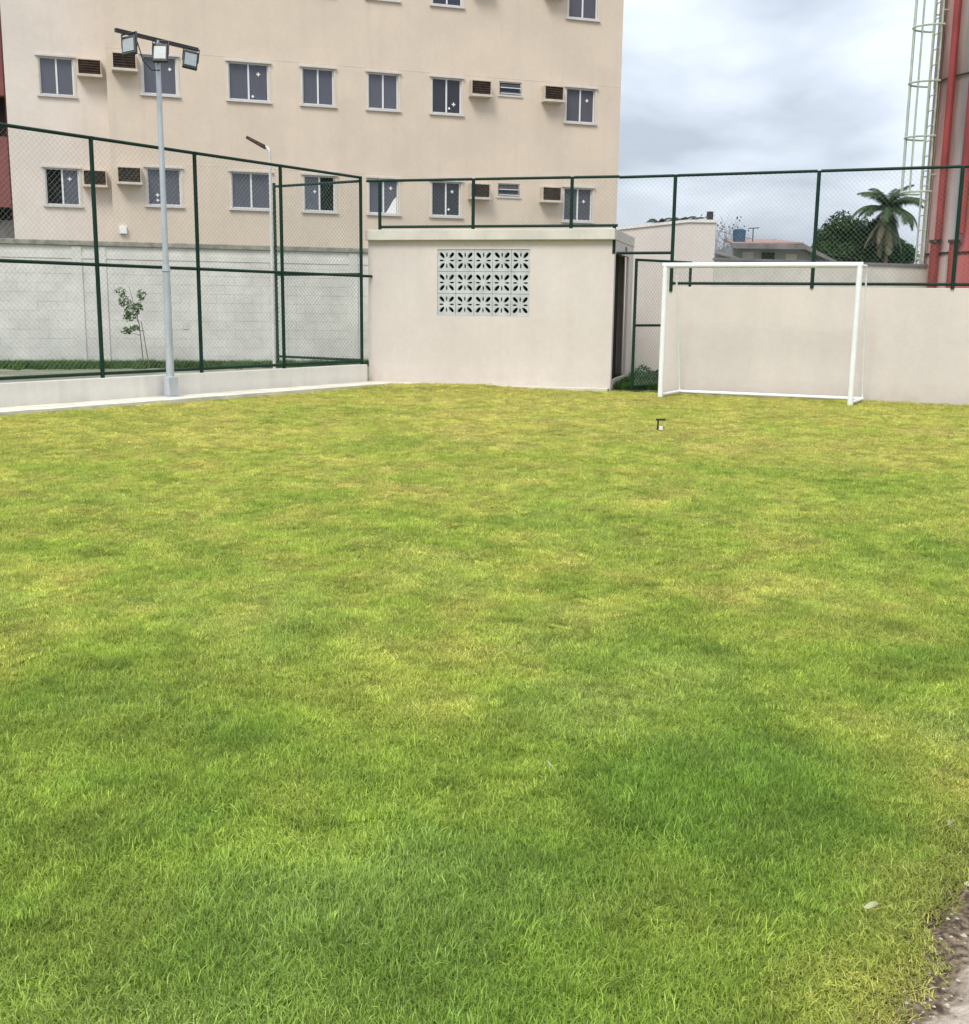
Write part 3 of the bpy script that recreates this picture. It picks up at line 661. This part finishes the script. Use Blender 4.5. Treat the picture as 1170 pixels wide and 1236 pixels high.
# second boundary wall farther back
b0, b1 = (4.45, 21.9), (12.4, 25.2)
B2 = empty('rear_wall', (*b0, 0), dirang(b0, b1), 'beige rear wall with dark coping seen above the goal crossbar', 'wall')
bl2 = math.hypot(b1[0]-b0[0], b1[1]-b0[1])
MB().box(0, bl2, 0, .15, -.1, 2.33).build('wall', M['wallcap'], B2)
MB().box(-.02, bl2, -.03, .18, 2.332, 2.385).build('coping', M['roofg'], B2)

# ------------------------------------------------------------------ house with blue tank
HO = empty('house', (8.6, 40, 0), R(4), 'low grey house with dark eaves and faded red roof behind the rear wall', 'house')
mb = MB(); mb.box(0, 3.0, 0, 5, 0, 3.55); mb.build('wall', M['housew'], HO)
mb = MB(); mb.add([(-.15, -.5, 3.60), (2.35, -.5, 3.66), (2.3, 3, 3.98), (.5, 3, 3.95), (-.15, -.5, 3.66), (2.35, -.5, 3.72), (2.3, 3, 4.04), (.5, 3, 4.01)], [(0, 3, 2, 1), (4, 5, 6, 7), (0, 1, 5, 4), (1, 2, 6, 5), (2, 3, 7, 6), (3, 0, 4, 7)]); mb.build('roof', M['roofr'], HO)
mb = MB(); mb.add([(2.36, -.5, 3.52), (3.7, -.5, 2.95), (3.7, 4, 2.95), (2.36, 4, 3.7), (2.36, -.5, 3.68), (3.7, -.5, 3.05), (3.7, 4, 3.05), (2.36, 4, 3.85)], [(0, 3, 2, 1), (4, 5, 6, 7), (0, 1, 5, 4), (1, 2, 6, 5), (2, 3, 7, 6), (3, 0, 4, 7)]); mb.build('side_roof', M['roofg'], HO)
MB().box(-.2, 2.4, -.56, -.50, 3.48, 3.64).build('eaves_board', M['roofg'], HO)
MB().box(1.05, 1.50, -.03, .0, 3.0, 3.38).build('window', M['leaf_dark'], HO)
MB().box(.35, .75, -.02, .0, 2.2, 3.40).build('door', M['sill'], HO)
MB().box(1.9, 2.3, -.02, .0, 2.9, 3.35).build('shutter', M['wallcap'], HO)
H2 = empty('lean_to', (7.7, 39, 0), R(4), 'grey sloping roof shed left of the low grey house', 'shed')
mb = MB(); mb.box(0, .95, 0, 3, 0, 3.05); mb.build('wall', M['roofg'], H2)
mb = MB(); mb.add([(-.1, -.1, 3.30), (1.0, -.1, 3.05), (1.0, 3, 3.45), (-.1, 3, 3.85), (-.1, -.1, 3.36), (1.0, -.1, 3.11), (1.0, 3, 3.51), (-.1, 3, 3.91)], [(0, 3, 2, 1), (4, 5, 6, 7), (0, 1, 5, 4), (1, 2, 6, 5), (2, 3, 7, 6), (3, 0, 4, 7)]); mb.build('roof', M['roofg'], H2)
MB().tube((.95, -.12, 0), (.95, -.12, 3.1), .03, 6).build('downpipe', M['white'], H2)
TK = empty('water_tank', (8.93, 40.6, 3.6), 0, 'round blue water tank on the grey house roof', 'water tank')
MB().tube((0, 0, .16), (0, 0, .56), .215, 20, .23).build('tank', M['bluetank'], TK, True)
MB().tube((0, 0, .56), (0, 0, .61), .235, 20, .15).build('lid', M['bluetank'], TK, True)
MB().box(-.22, .22, -.2, .2, 0, .14).build('stand', M['shade_and_stand'], TK)
AN = empty('antenna', (9.42, 40.6, 3.6), 0, 'thin rooftop antenna with short crossbar beside the blue tank', 'antenna')
MB().tube((0, 0, 0), (0, 0, .66), .018, 6).build('mast', M['blackp'], AN)
mb = MB(); mb.tube((-.18, 0, .63), (.20, 0, .66), .016, 5)
for k in range(4): mb.tube((-.14+k*.1, -.12, .64), (-.14+k*.1, .12, .64), .008, 4)
mb.build('crossbar', M['blackp'], AN)
mb = MB(); pp = [(7.5+i*.9, 41+i*1.5, 4.33-.10*math.sin(i/14*math.pi)-.01*i) for i in range(15)]; mb.path(pp, [.012]*15, 4)
tag(mb.build('overhead_cable', M['blackp']), 'thin dark cable crossing the sky above the low house', 'cable')
PH = empty('pink_house', (26.2, 84, 0), 0, 'pale pink house half hidden under the palm', 'house')
MB().box(0, 3.4, 0, 5, 0, 5.6).build('wall', M['pinkh'], PH)
mb = MB(); mb.add([(-.3, -.3, 5.6), (3.7, -.3, 5.6), (3.7, 5.3, 5.6), (-.3, 5.3, 5.6), (-.3, 2.5, 6.4), (3.7, 2.5, 6.4)], [(0, 1, 5, 4), (2, 3, 4, 5), (0, 4, 3), (1, 2, 5), (0, 3, 2, 1)]); mb.build('roof', M['roofr'], PH)
for k in range(3): MB().box(.5+k*1.0, 1.0+k*1.0, -.03, 0, 3.4, 4.5).build('window', M['room'], PH)

# ------------------------------------------------------------------ trees
def branches(mb, a, d, ln_, r, rg, depth):
    b = a+d*ln_; mb.tube(a, b, r, 5, r*.65, cap=False)
    if depth == 0: return [b]
    ends = []
    for _ in range(3):
        d2 = (d+Vector((rg.gauss(0, .55), rg.gauss(0, .55), rg.gauss(.05, .3)))).normalized(); ends += branches(mb, b, d2, ln_*.72, r*.6, rg, depth-1)
    return ends
def tree(name, loc, blobs, n, ls, m, seed, label, th_, tr=.18, cat='tree'):
    T = empty(name, loc, 0, label, cat); rg = random.Random(seed); mb = MB()
    branches(mb, Vector((0, 0, -.1)), Vector((.03, 0, 1)), th_, tr, rg, 3); mb.build('trunk', M['bark'], T)
    clump('crown', blobs, n, ls, m, seed, T); return T
rg = random.Random(5)
bl_ = [(rg.uniform(-2.3, 2.3), rg.uniform(-1.5, 1.5), rg.uniform(4.6, 7.2), rg.uniform(.6, 1.25)) for _ in range(26)]
bl_ = [b for b in bl_ if (b[0]/3)**2+((b[2]-5.)/3)**2 < 1.05]+[(0, 0, 6.2, 1.7), (1.3, 0, 5.4, 1.5), (-1.2, 0, 5.3, 1.5), (0, .5, 4.8, 2.0)]
tree('round_tree', (26.4, 82, 0), bl_, 26000, .15, M['leaf_dark'], 5, 'large dark round tree directly behind the palm', 2.2, .3)
bl_ = [(rg.uniform(-1.2, 1.2), rg.uniform(-.8, .8), rg.uniform(4.3, 5.6), rg.uniform(.5, .8)) for _ in range(12)]
tree('bushy_tree', (24.3, 80, 0), bl_, 9000, .13, M['leaf_dark'], 6, 'smaller dark bushy tree left of the palm', 1.8, .2)
bl_ = [(rg.uniform(-.8, .8), rg.uniform(-.8, .8), rg.uniform(4.0, 6.2), rg.uniform(.6, .9)) for _ in range(12)]
tree('leafy_tree', (29.8, 82, 0), bl_, 6000, .13, M['leaf_shrub'], 8, 'green tree between the palm and the striped tower', 1.8, .2)
def frond(par, base, az, el, ln_, droop, m, seed, name='frond', lw=.25):
    rg = random.Random(seed); mb = MB(); p = Vector(base); pts_ = [p.copy()]; n_ = 14; e = el
    for i in range(n_):
        e -= droop/n_*(.5+i/n_); p = p+Vector((math.cos(az)*math.cos(e), math.sin(az)*math.cos(e), math.sin(e)))*ln_/n_; pts_.append(p.copy())
    mb.path(pts_, [.035*(1-i/(n_+1))+.008 for i in range(n_+1)], 4)
    side = Vector((-math.sin(az), math.cos(az), 0))
    for i in range(1, n_*4):
        t = i/(n_*4); k = min(int(t*n_), n_-1); q = pts_[k].lerp(pts_[k+1], t*n_-k); dr = (pts_[k+1]-pts_[k]).normalized()
        L_ = lw*ln_*(math.sin(math.pi*min(1, t*.85+.12)))**.7*rg.uniform(.8, 1.1)
        for s in (-1, 1):
            tip = q+(side*s*.75+dr*.45)*L_+Vector((0, 0, -.55*L_*rg.uniform(.6, 1.3))); wv = dr*.03
            mid = q.lerp(tip, .5)+Vector((0, 0, .08*L_))
            mb.add([q-wv, q+wv, mid+wv, mid-wv, tip], [(0, 1, 2, 3), (3, 2, 4)])
    return mb.build(name, m, par)
def palm(loc, h, ln_, nf, seed, label, dead=22):
    T = empty('palm_tree', loc, 0, label, 'palm tree'); rg = random.Random(seed); mb = MB(); pts_ = [Vector((.12*math.sin(i*.5), 0, h*i/8)) for i in range(9)]
    mb.path(pts_, [.2-.012*i for i in range(9)], 8); mb.build('trunk', M['bark'], T)
    for k in range(nf):
        az = 6.283*k/nf*2.4+rg.uniform(-.2, .2); el = R(78-86*k/nf); frond(T, (0, 0, h), az, el, ln_*rg.uniform(.85, 1.1), R(75+30*k/nf), M['leaf_palm'], seed*100+k)
    for k in range(dead):
        az = 6.283*k/dead; frond(T, (0, 0, h-.15), az, R(-45-30*rg.random()), ln_*rg.uniform(.85, 1.15), R(30), M['leaf_dead'] if k % 3 else M['leaf_palm'], seed*100+50+k, 'dead_frond', .16)
    return T
palm((27.55, 79, 0), 8.3, 2.8, 26, 4, 'coconut palm with drooping dead fronds rising over the dark round tree')
def smallpalm(loc, h, r_, seed, label):
    T = empty('palm_tree', loc, 0, label, 'palm tree'); MB().path([Vector((0, 0, 0)), Vector((.1, 0, h))], [.2, .14], 6).build('trunk', M['bark'], T)
    for k in range(12): frond(T, (.1, 0, h), k*2.4, R(60-50*k/12), r_, R(85), M['leaf_far'], seed*40+k)
smallpalm((13.4, 90, 0), 7.9, 1.2, 7, 'distant palm top showing over the side building, left one')
smallpalm((15.2, 90, 0), 8.0, 1.3, 8, 'distant palm top showing over the side building beside the fence post')
smallpalm((16.2, 92, 0), 8.1, 1.3, 9, 'distant palm top showing over the side building near its black chimney')
BT = empty('bare_tree', (8.35, 43, 0), 0, 'thin nearly leafless tree at the right corner of the side building', 'tree'); mb = MB(); rgb = random.Random(14)
ends = []
for k in range(4): ends += branches(mb, Vector((rgb.uniform(-.3, .3), 0, 0)), Vector((rgb.uniform(-.12, .12), 0, 1)).normalized(), 1.75, .03, rgb, 4)
mb.build('trunk', M['twig'], BT)
mb = MB()
for e_ in ends:
    if rgb.random() < .12:
        for _ in range(2):
            c = e_+Vector((rgb.gauss(0, .08), rgb.gauss(0, .08), rgb.gauss(0, .08))); s = .035; mb.add([c+Vector((-s, 0, 0)), c+Vector((0, 0, -s)), c+Vector((s, 0, 0)), c+Vector((0, .3*s, s))], [(0, 1, 2, 3)])
mb.build('crown', M['leaf_far'], BT)

# sapling with stake
SP = empty('sapling', (-7.42, 24.2, 0), 0, 'young tree with sparse leaves tied to a stake before the block wall', 'sapling')
mb = MB(); mb.path([(0, 0, 0), (-.03, 0, .5), (-.06, 0, .95), (-.16, 0, 1.35), (-.24, 0, 1.75)], [.014, .012, .01, .007, .004], 6)
for a, b in (((-.06, 0, .95), (-.34, .05, 1.45)), ((-.1, 0, 1.1), (.04, 0, 1.6)), ((-.04, 0, .7), (-.40, 0, .80)), ((-.14, 0, 1.3), (-.46, 0, 1.72))): mb.path([a, b], [.007, .003], 5)
mb.build('trunk', M['bark'], SP)
clump('crown', [(-.20, 0, 1.20, .16), (-.36, 0, 1.42, .14), (-.42, 0, 1.63, .10), (.02, 0, 1.55, .11), (-.34, 0, .80, .12, .6), (-.16, 0, .86, .11, .6), (-.06, 0, 1.3, .10), (-.28, 0, 1.1, .12)], 520, .042, M['leaf_sap'], 9, SP)
MB().tube((.12, .02, 0), (-.02, .02, 1.0), .010, 6).build('stake', M['bark'], SP)
mb = MB(); mb.tube((-.06, -.015, .8), (.03, .03, .8), .008, 5); mb.build('tie', M['blackp'], SP)

# ------------------------------------------------------------------ floodlight pole
FP = empty('floodlight_pole', (-4.695, 16.58, 0), angL, 'tall galvanised lamp pole with three black floodlights before the low wall', 'lamp post')
mb = MB(); mb.tube((0, 0, .0), (0, 0, 1.9), .060, 14, .052); mb.tube((0, 0, 1.9), (0, 0, 5.04), .044, 14, .034); mb.build('pole', M['galv'], FP, True)
mb = MB(); mb.tube((0, 0, 1.86), (0, 0, 1.95), .064, 14, .050); mb.build('collar', M['galv'], FP, True)
mb = MB(); mb.box(-.10, .07, -.09, .03, .05, .33); mb.build('junction_box', M['galv'], FP, bevel=.008)
MB().box(-.14, .14, -.12, .12, .03, .05).build('base_plate', M['galv'], FP)
MB().box(-.69, .72, -.024, .024, 5.02, 5.07).build('crossbar', M['blackp'], FP)
for k, u in enumerate((-.51, .02, .56)):
    # lamp heads hang under the bar and face the field
    H = bpy.data.objects.new('floodlight', MB().box(-.105, .105, -.03, .03, -.26, .0).mesh('floodlight', M['blackp'])); COL.objects.link(H); H.parent = FP
    H.location = (u, -.05, 4.985); H.rotation_euler = (R(-16), R((-9, 0, 9)[k]), R((-66, -52, -34)[k]))
    bv = H.modifiers.new('bevel', 'BEVEL'); bv.width = .008; bv.segments = 2
    MB().box(-.082, .082, -.036, -.031, -.225, -.045).build('lens', M['lamp'], H)
    mb = MB()
    for s in (-1, 1): mb.box(s*.112-.005, s*.112+.005, -.012, .012, -.15, .055)
    mb.box(-.117, .117, -.012, .012, .045, .055); mb.build('bracket', M['blackp'], H)
    mb = MB()
    for q in range(7): mb.box(-.09+q*.028, -.084+q*.028, .031, .055, -.22, -.05)
    mb.build('heat_sink', M['blackp'], H)
mb = MB(); pp = [Vector((-.36, -.03, 4.95)), Vector((-.27, -.02, 4.72)), Vector((-.13, -.02, 4.62)), Vector((0, -.04, 4.64))]; mb.path(pp, [.008]*4, 5); mb.build('cable', M['blackp'], FP)

# street lamp behind the left fence
SL = empty('street_lamp', (-4.36, 23.0, 0), R(190), 'slim white lamp pole with tilted grey lamp head behind the left fence', 'lamp post')
MB().tube((0, 0, 0), (0, 0, 4.42), .034, 10, .028).build('pole', M['sill'], SL, True)
mb = MB(); mb.path([(0, 0, 4.38), (.05, 0, 4.46), (.12, 0, 4.48)], [.03, .026, .024], 8); mb.build('arm', M['white'], SL, True)
mb = MB(); mb.add([(.08, -.07, 4.42), (.46, -.05, 4.62), (.46, .05, 4.62), (.08, .07, 4.42), (.08, -.06, 4.50), (.44, -.045, 4.67), (.44, .045, 4.67), (.08, .06, 4.50)], [(0, 3, 2, 1), (4, 5, 6, 7), (0, 1, 5, 4), (1, 2, 6, 5), (2, 3, 7, 6), (3, 0, 4, 7)])
mb.build('lamp_head', M['rust'], SL, bevel=.01)

# ------------------------------------------------------------------ goal
fa, fb = Vector((2.83, 18.06, 0)), Vector((5.54, 16.91, 0)); dv = Vector((.45, .80, 0)); dt = Vector((.24, .43, 0)); gz = Vector((0, 0, 2.085)); lift = Vector((0, 0, .035))
GO = empty('soccer_goal', (fa.x, fa.y, 0), 0, 'white steel soccer goal frame without net before the right wall', 'goal')
A0 = Vector((0, 0, 0)); B0 = fb-fa
for p in (A0, B0): MB().tube(p, p+gz+Vector((0, 0, .035)), .042, 16).build('post', M['white'], GO, True)
MB().tube(A0+gz-(B0).normalized()*.042, B0+gz+(B0).normalized()*.042, .042, 16).build('crossbar', M['white'], GO, True)
for p in (A0, B0):
    MB().tube(p+lift, p+dv+lift, .028, 10).build('ground_bar', M['white'], GO, True)
    MB().tube(p+gz, p+dt+gz, .018, 10).build('top_stay', M['white'], GO, True)
    MB().tube(p+dt+gz, p+dv+lift, .014, 8).build('back_stay', M['white'], GO, True)
MB().tube(A0+dv+lift, B0+dv+lift, .028, 10).build('ground_bar', M['white'], GO, True)

# ------------------------------------------------------------------ striped tower with caged ladder
TW = empty('water_tower', (11.13, 24.0, 0), 0, 'tall concrete water tower with faded red stripes and red pipes', 'tower')
TR = 1.9; TH_ = 14
mb = MB(); n_ = 96; zs = [-.1, 2.62, 2.64, 6.04, 6.06, 9.5, 9.52, TH_]; rs_ = [TR, TR, TR-.012, TR-.012, TR, TR, TR-.012, TR-.012]
vs = [((r_)*math.cos(2*math.pi*i/n_), (r_)*math.sin(2*math.pi*i/n_), z) for z, r_ in zip(zs, rs_) for i in range(n_)]
fs = [(j*n_+i, j*n_+(i+1) % n_, (j+1)*n_+(i+1) % n_, (j+1)*n_+i) for j in range(len(zs)-1) for i in range(n_)]+[tuple(range((len(zs)-1)*n_, len(zs)*n_))]
mb.add(vs, fs)
tm = bpy.data.materials.new('striped_tower_concrete'); tm.use_nodes = True; t = tm.node_tree; nn_ = t.nodes; l = t.links
b = nn_['Principled BSDF']; b.inputs['Roughness'].default_value = .85
ob = nn_.new('ShaderNodeTexCoord'); s = nn_.new('ShaderNodeSeparateXYZ'); l.new(ob.outputs['Object'], s.inputs[0])
def mt(op, *a):
    q = nn_.new('ShaderNodeMath'); q.operation = op
    for i, v in enumerate(a):
        if isinstance(v, (int, float)): q.inputs[i].default_value = v
        else: l.new(v, q.inputs[i])
    return q.outputs[0]
ang = mt('MULTIPLY', mt('ARCTAN2', s.outputs[1], s.outputs[0]), 180/math.pi)
nz = nn_.new('ShaderNodeTexNoise'); mp = nn_.new('ShaderNodeMapping'); mp.inputs['Scale'].default_value = (3, 3, .35); l.new(ob.outputs['Object'], mp.inputs[0]); l.new(mp.outputs[0], nz.inputs['Vector']); nz.inputs['Scale'].default_value = 2; nz.inputs['Detail'].default_value = 6
a2 = mt('ADD', mt('ADD', ang, 180), mt('MULTIPLY', mt('SUBTRACT', nz.outputs[0], .5), 5))   # 0 at -X, growing towards the camera side
rr = nn_.new('ShaderNodeValToRGB'); l.new(mt('DIVIDE', a2, 90), rr.inputs[0])
gry = (.40, .32, .29, 1); pnk = (.50, .25, .22, 1); red = (.37, .085, .075, 1); pg = (.45, .27, .24, 1)
els = [(0, (.30, .15, .13, 1)), (.03, pnk), (.06, gry), (.085, pnk), (.12, pg), (.20, pg), (.245, gry), (.30, (.26, .26, .25, 1)), (.325, pnk), (.37, (.42, .13, .12, 1)), (.40, red), (.46, red), (.49, pnk), (.56, gry), (.70, gry), (.73, red), (.80, red), (.83, gry)]
rr.color_ramp.elements[0].position = 0; rr.color_ramp.elements[0].color = els[0][1]; rr.color_ramp.elements[1].position = els[1][0]; rr.color_ramp.elements[1].color = els[1][1]
for p_, c_ in els[2:]: e = rr.color_ramp.elements.new(p_); e.color = c_
mm = nn_.new('ShaderNodeMixRGB'); mm.blend_type = 'MULTIPLY'; mm.inputs[0].default_value = .55; l.new(rr.outputs[0], mm.inputs[1])
r2 = nn_.new('ShaderNodeValToRGB'); r2.color_ramp.elements[0].position = .3; r2.color_ramp.elements[0].color = (.5, .5, .5, 1); r2.color_ramp.elements[1].position = .62; r2.color_ramp.elements[1].color = (1.25, 1.25, 1.25, 1); l.new(nz.outputs[0], r2.inputs[0]); l.new(r2.outputs[0], mm.inputs[2])
l.new(mm.outputs[0], b.inputs['Base Color'])
mb.build('shell', tm, TW, True)
def onT(deg, off): return ((TR+off)*math.cos(R(deg)), (TR+off)*math.sin(R(deg)))
def pipe(deg, off, r_, z0, z1, nm='pipe', m='pipe'):
    x_, y_ = onT(deg, off); return MB().tube((x_, y_, z0), (x_, y_, z1), r_, 14).build(nm, M[m], TW, True)
pipe(-161, .14, .075, 2.86, TH_); pipe(-179.5, .05, .028, 0, TH_, 'thin_pipe', 'rust')
pipe(-163.5, .13, .095, 0, 2.82, 'riser_pipe'); pipe(-163.5, .13, .125, 2.80, 2.86, 'flange', 'rust'); pipe(-149.5, .13, .085, 0, 2.80, 'riser_pipe'); pipe(-149.5, .13, .115, 2.78, 2.84, 'flange', 'rust'); pipe(-146, .13, .09, 2.95, TH_)
for z in (2.6, 6.05, 9.5):
    mb = MB(); q = [(*onT(-183+i*4, .02 if i % 2 else .02), z) for i in range(14)]; mb.path([Vector(v) for v in q], [.018]*14, 5); mb.build('clamp_band', M['rust'], TW)
# ladder with safety cage on the -X side
la = 178; lx, ly = onT(la, .10); mb = MB()
for s_y in (-.2, .2): mb.tube((lx, ly+s_y, 0), (lx, ly+s_y, TH_), .022, 8)
LD = mb.build('ladder', M['paleg'], TW, True)
for k in range(44): MB().tube((lx, ly-.2, .4+k*.3), (lx, ly+.2, .4+k*.3), .011, 6).build('rung', M['paleg'], LD, True)
hoops = [3.85, 4.95, 6.02, 7.10, 8.2, 9.3, 10.4]
def hp(i, n_, z): a = R(-200+220*i/n_)-R(90)+R(20)-R(0); a = math.pi/2+math.pi*i/n_; return Vector((lx+.50*math.cos(a)*1.0, ly+.34*math.sin(a), z))
for z in hoops:
    mb = MB(); mb.path([hp(i, 14, z) for i in range(15)], [.020]*15, 6); mb.tube(hp(0, 14, z), (lx, ly+.2, z), .016, 6); mb.tube(hp(14, 14, z), (lx, ly-.2, z), .016, 6); mb.build('cage_hoop', M['paleg'], LD)
for i in (2, 4, 7, 10, 12):
    a, b_ = hp(i, 14, hoops[0]), hp(i, 14, hoops[-1]); MB().tube(a, b_, .013, 6).build('cage_bar', M['paleg'], LD)
for z in (1.2, 4.2, 7.4, 10.6):
    for s_y in (-.2, .2): MB().tube((lx, ly+s_y, z), (lx+.12, ly+s_y, z), .014, 6).build('ladder_bracket', M['paleg'], LD)

# ------------------------------------------------------------------ small things on the lawn
SK = empty('sprinkler', (2.05, 13.0, float(gh(2.05, 13.0))), 0, 'small black sprinkler with white cap standing in the lawn before the goal', 'sprinkler')
SK.scale = (.85, .85, .85)
MB().tube((-.035, 0, 0), (-.03, 0, .17), .012, 8).build('stem', M['blackp'], SK, True)
MB().box(-.06, .07, -.02, .02, .155, .18).build('arm', M['blackp'], SK)
MB().tube((.01, -.02, .03), (.01, -.02, .075), .028, 10).build('cap', M['white'], SK, True)
MB().box(-.03, .06, -.012, .012, .05, .066).build('nozzle', M['blackp'], SK)
def litter(x_, y_, s_, rz, label, nm='fallen_leaf', m='white', cat='leaf'):
    mb = MB(); pr = [(-1, 0), (-.6, .28), (0, .40), (.6, .25), (1, .02), (.55, -.26), (0, -.36), (-.6, -.24)]
    vs_ = [(a*s_, b_*s_, .012*abs(b_)+.006*math.sin(a*3)) for a, b_ in pr]+[(0, 0, -.004)]; mb.add(vs_, [(i, (i+1) % 8, 8) for i in range(8)])
    o = mb.build(nm, m); o.location = (x_, y_, float(gh(x_, y_))+.038); o.rotation_euler = (.1, .1, rz); return tag(o, label, cat)
pm = mat('dry_leaf', (.36, .36, .20), .7, .15, 30)
litter(.93, 2.42, .024, .3, 'pale dry leaf lying on the grass near the soil edge', m=pm)
litter(.21, 3.25, .015, 2.3, 'tiny pale leaf on the grass in the middle foreground', m=pm)
litter(1.30, 2.87, .013, .9, 'small whitish leaf at the ragged right edge of the lawn', m=pm)
# pebbles along the path edge
ps = MB(); rg = random.Random(77)
for k in range(900):
    t_ = rg.uniform(-1.5, 4); v_ = .0+abs(rg.gauss(0, .14)); p = Ept(t_, v_); r_ = rg.uniform(.0015, .006)*(1.9 if rg.random() < .05 else 1)
    c = Vector((p[0], p[1], (.004 if v_ > .08 else -.006)+r_*.3)); pr = []
    for i in range(6): a = i*math.pi/3; pr.append(c+Vector((math.cos(a)*r_*rg.uniform(.7, 1.2), math.sin(a)*r_*rg.uniform(.7, 1.2), 0)))
    ps.add([*pr, c+Vector((0, 0, r_*.7)), c-Vector((0, 0, r_))], [(i, (i+1) % 6, 6) for i in range(6)]+[((i+1) % 6, i, 7) for i in range(6)])
tag(ps.build('gravel', M['pebble']), 'pale pebbles and grit along the path edge', None, None, 'stuff')

sc.render.engine = 'CYCLES'
sc.cycles.max_bounces = 6; sc.cycles.transparent_max_bounces = 12
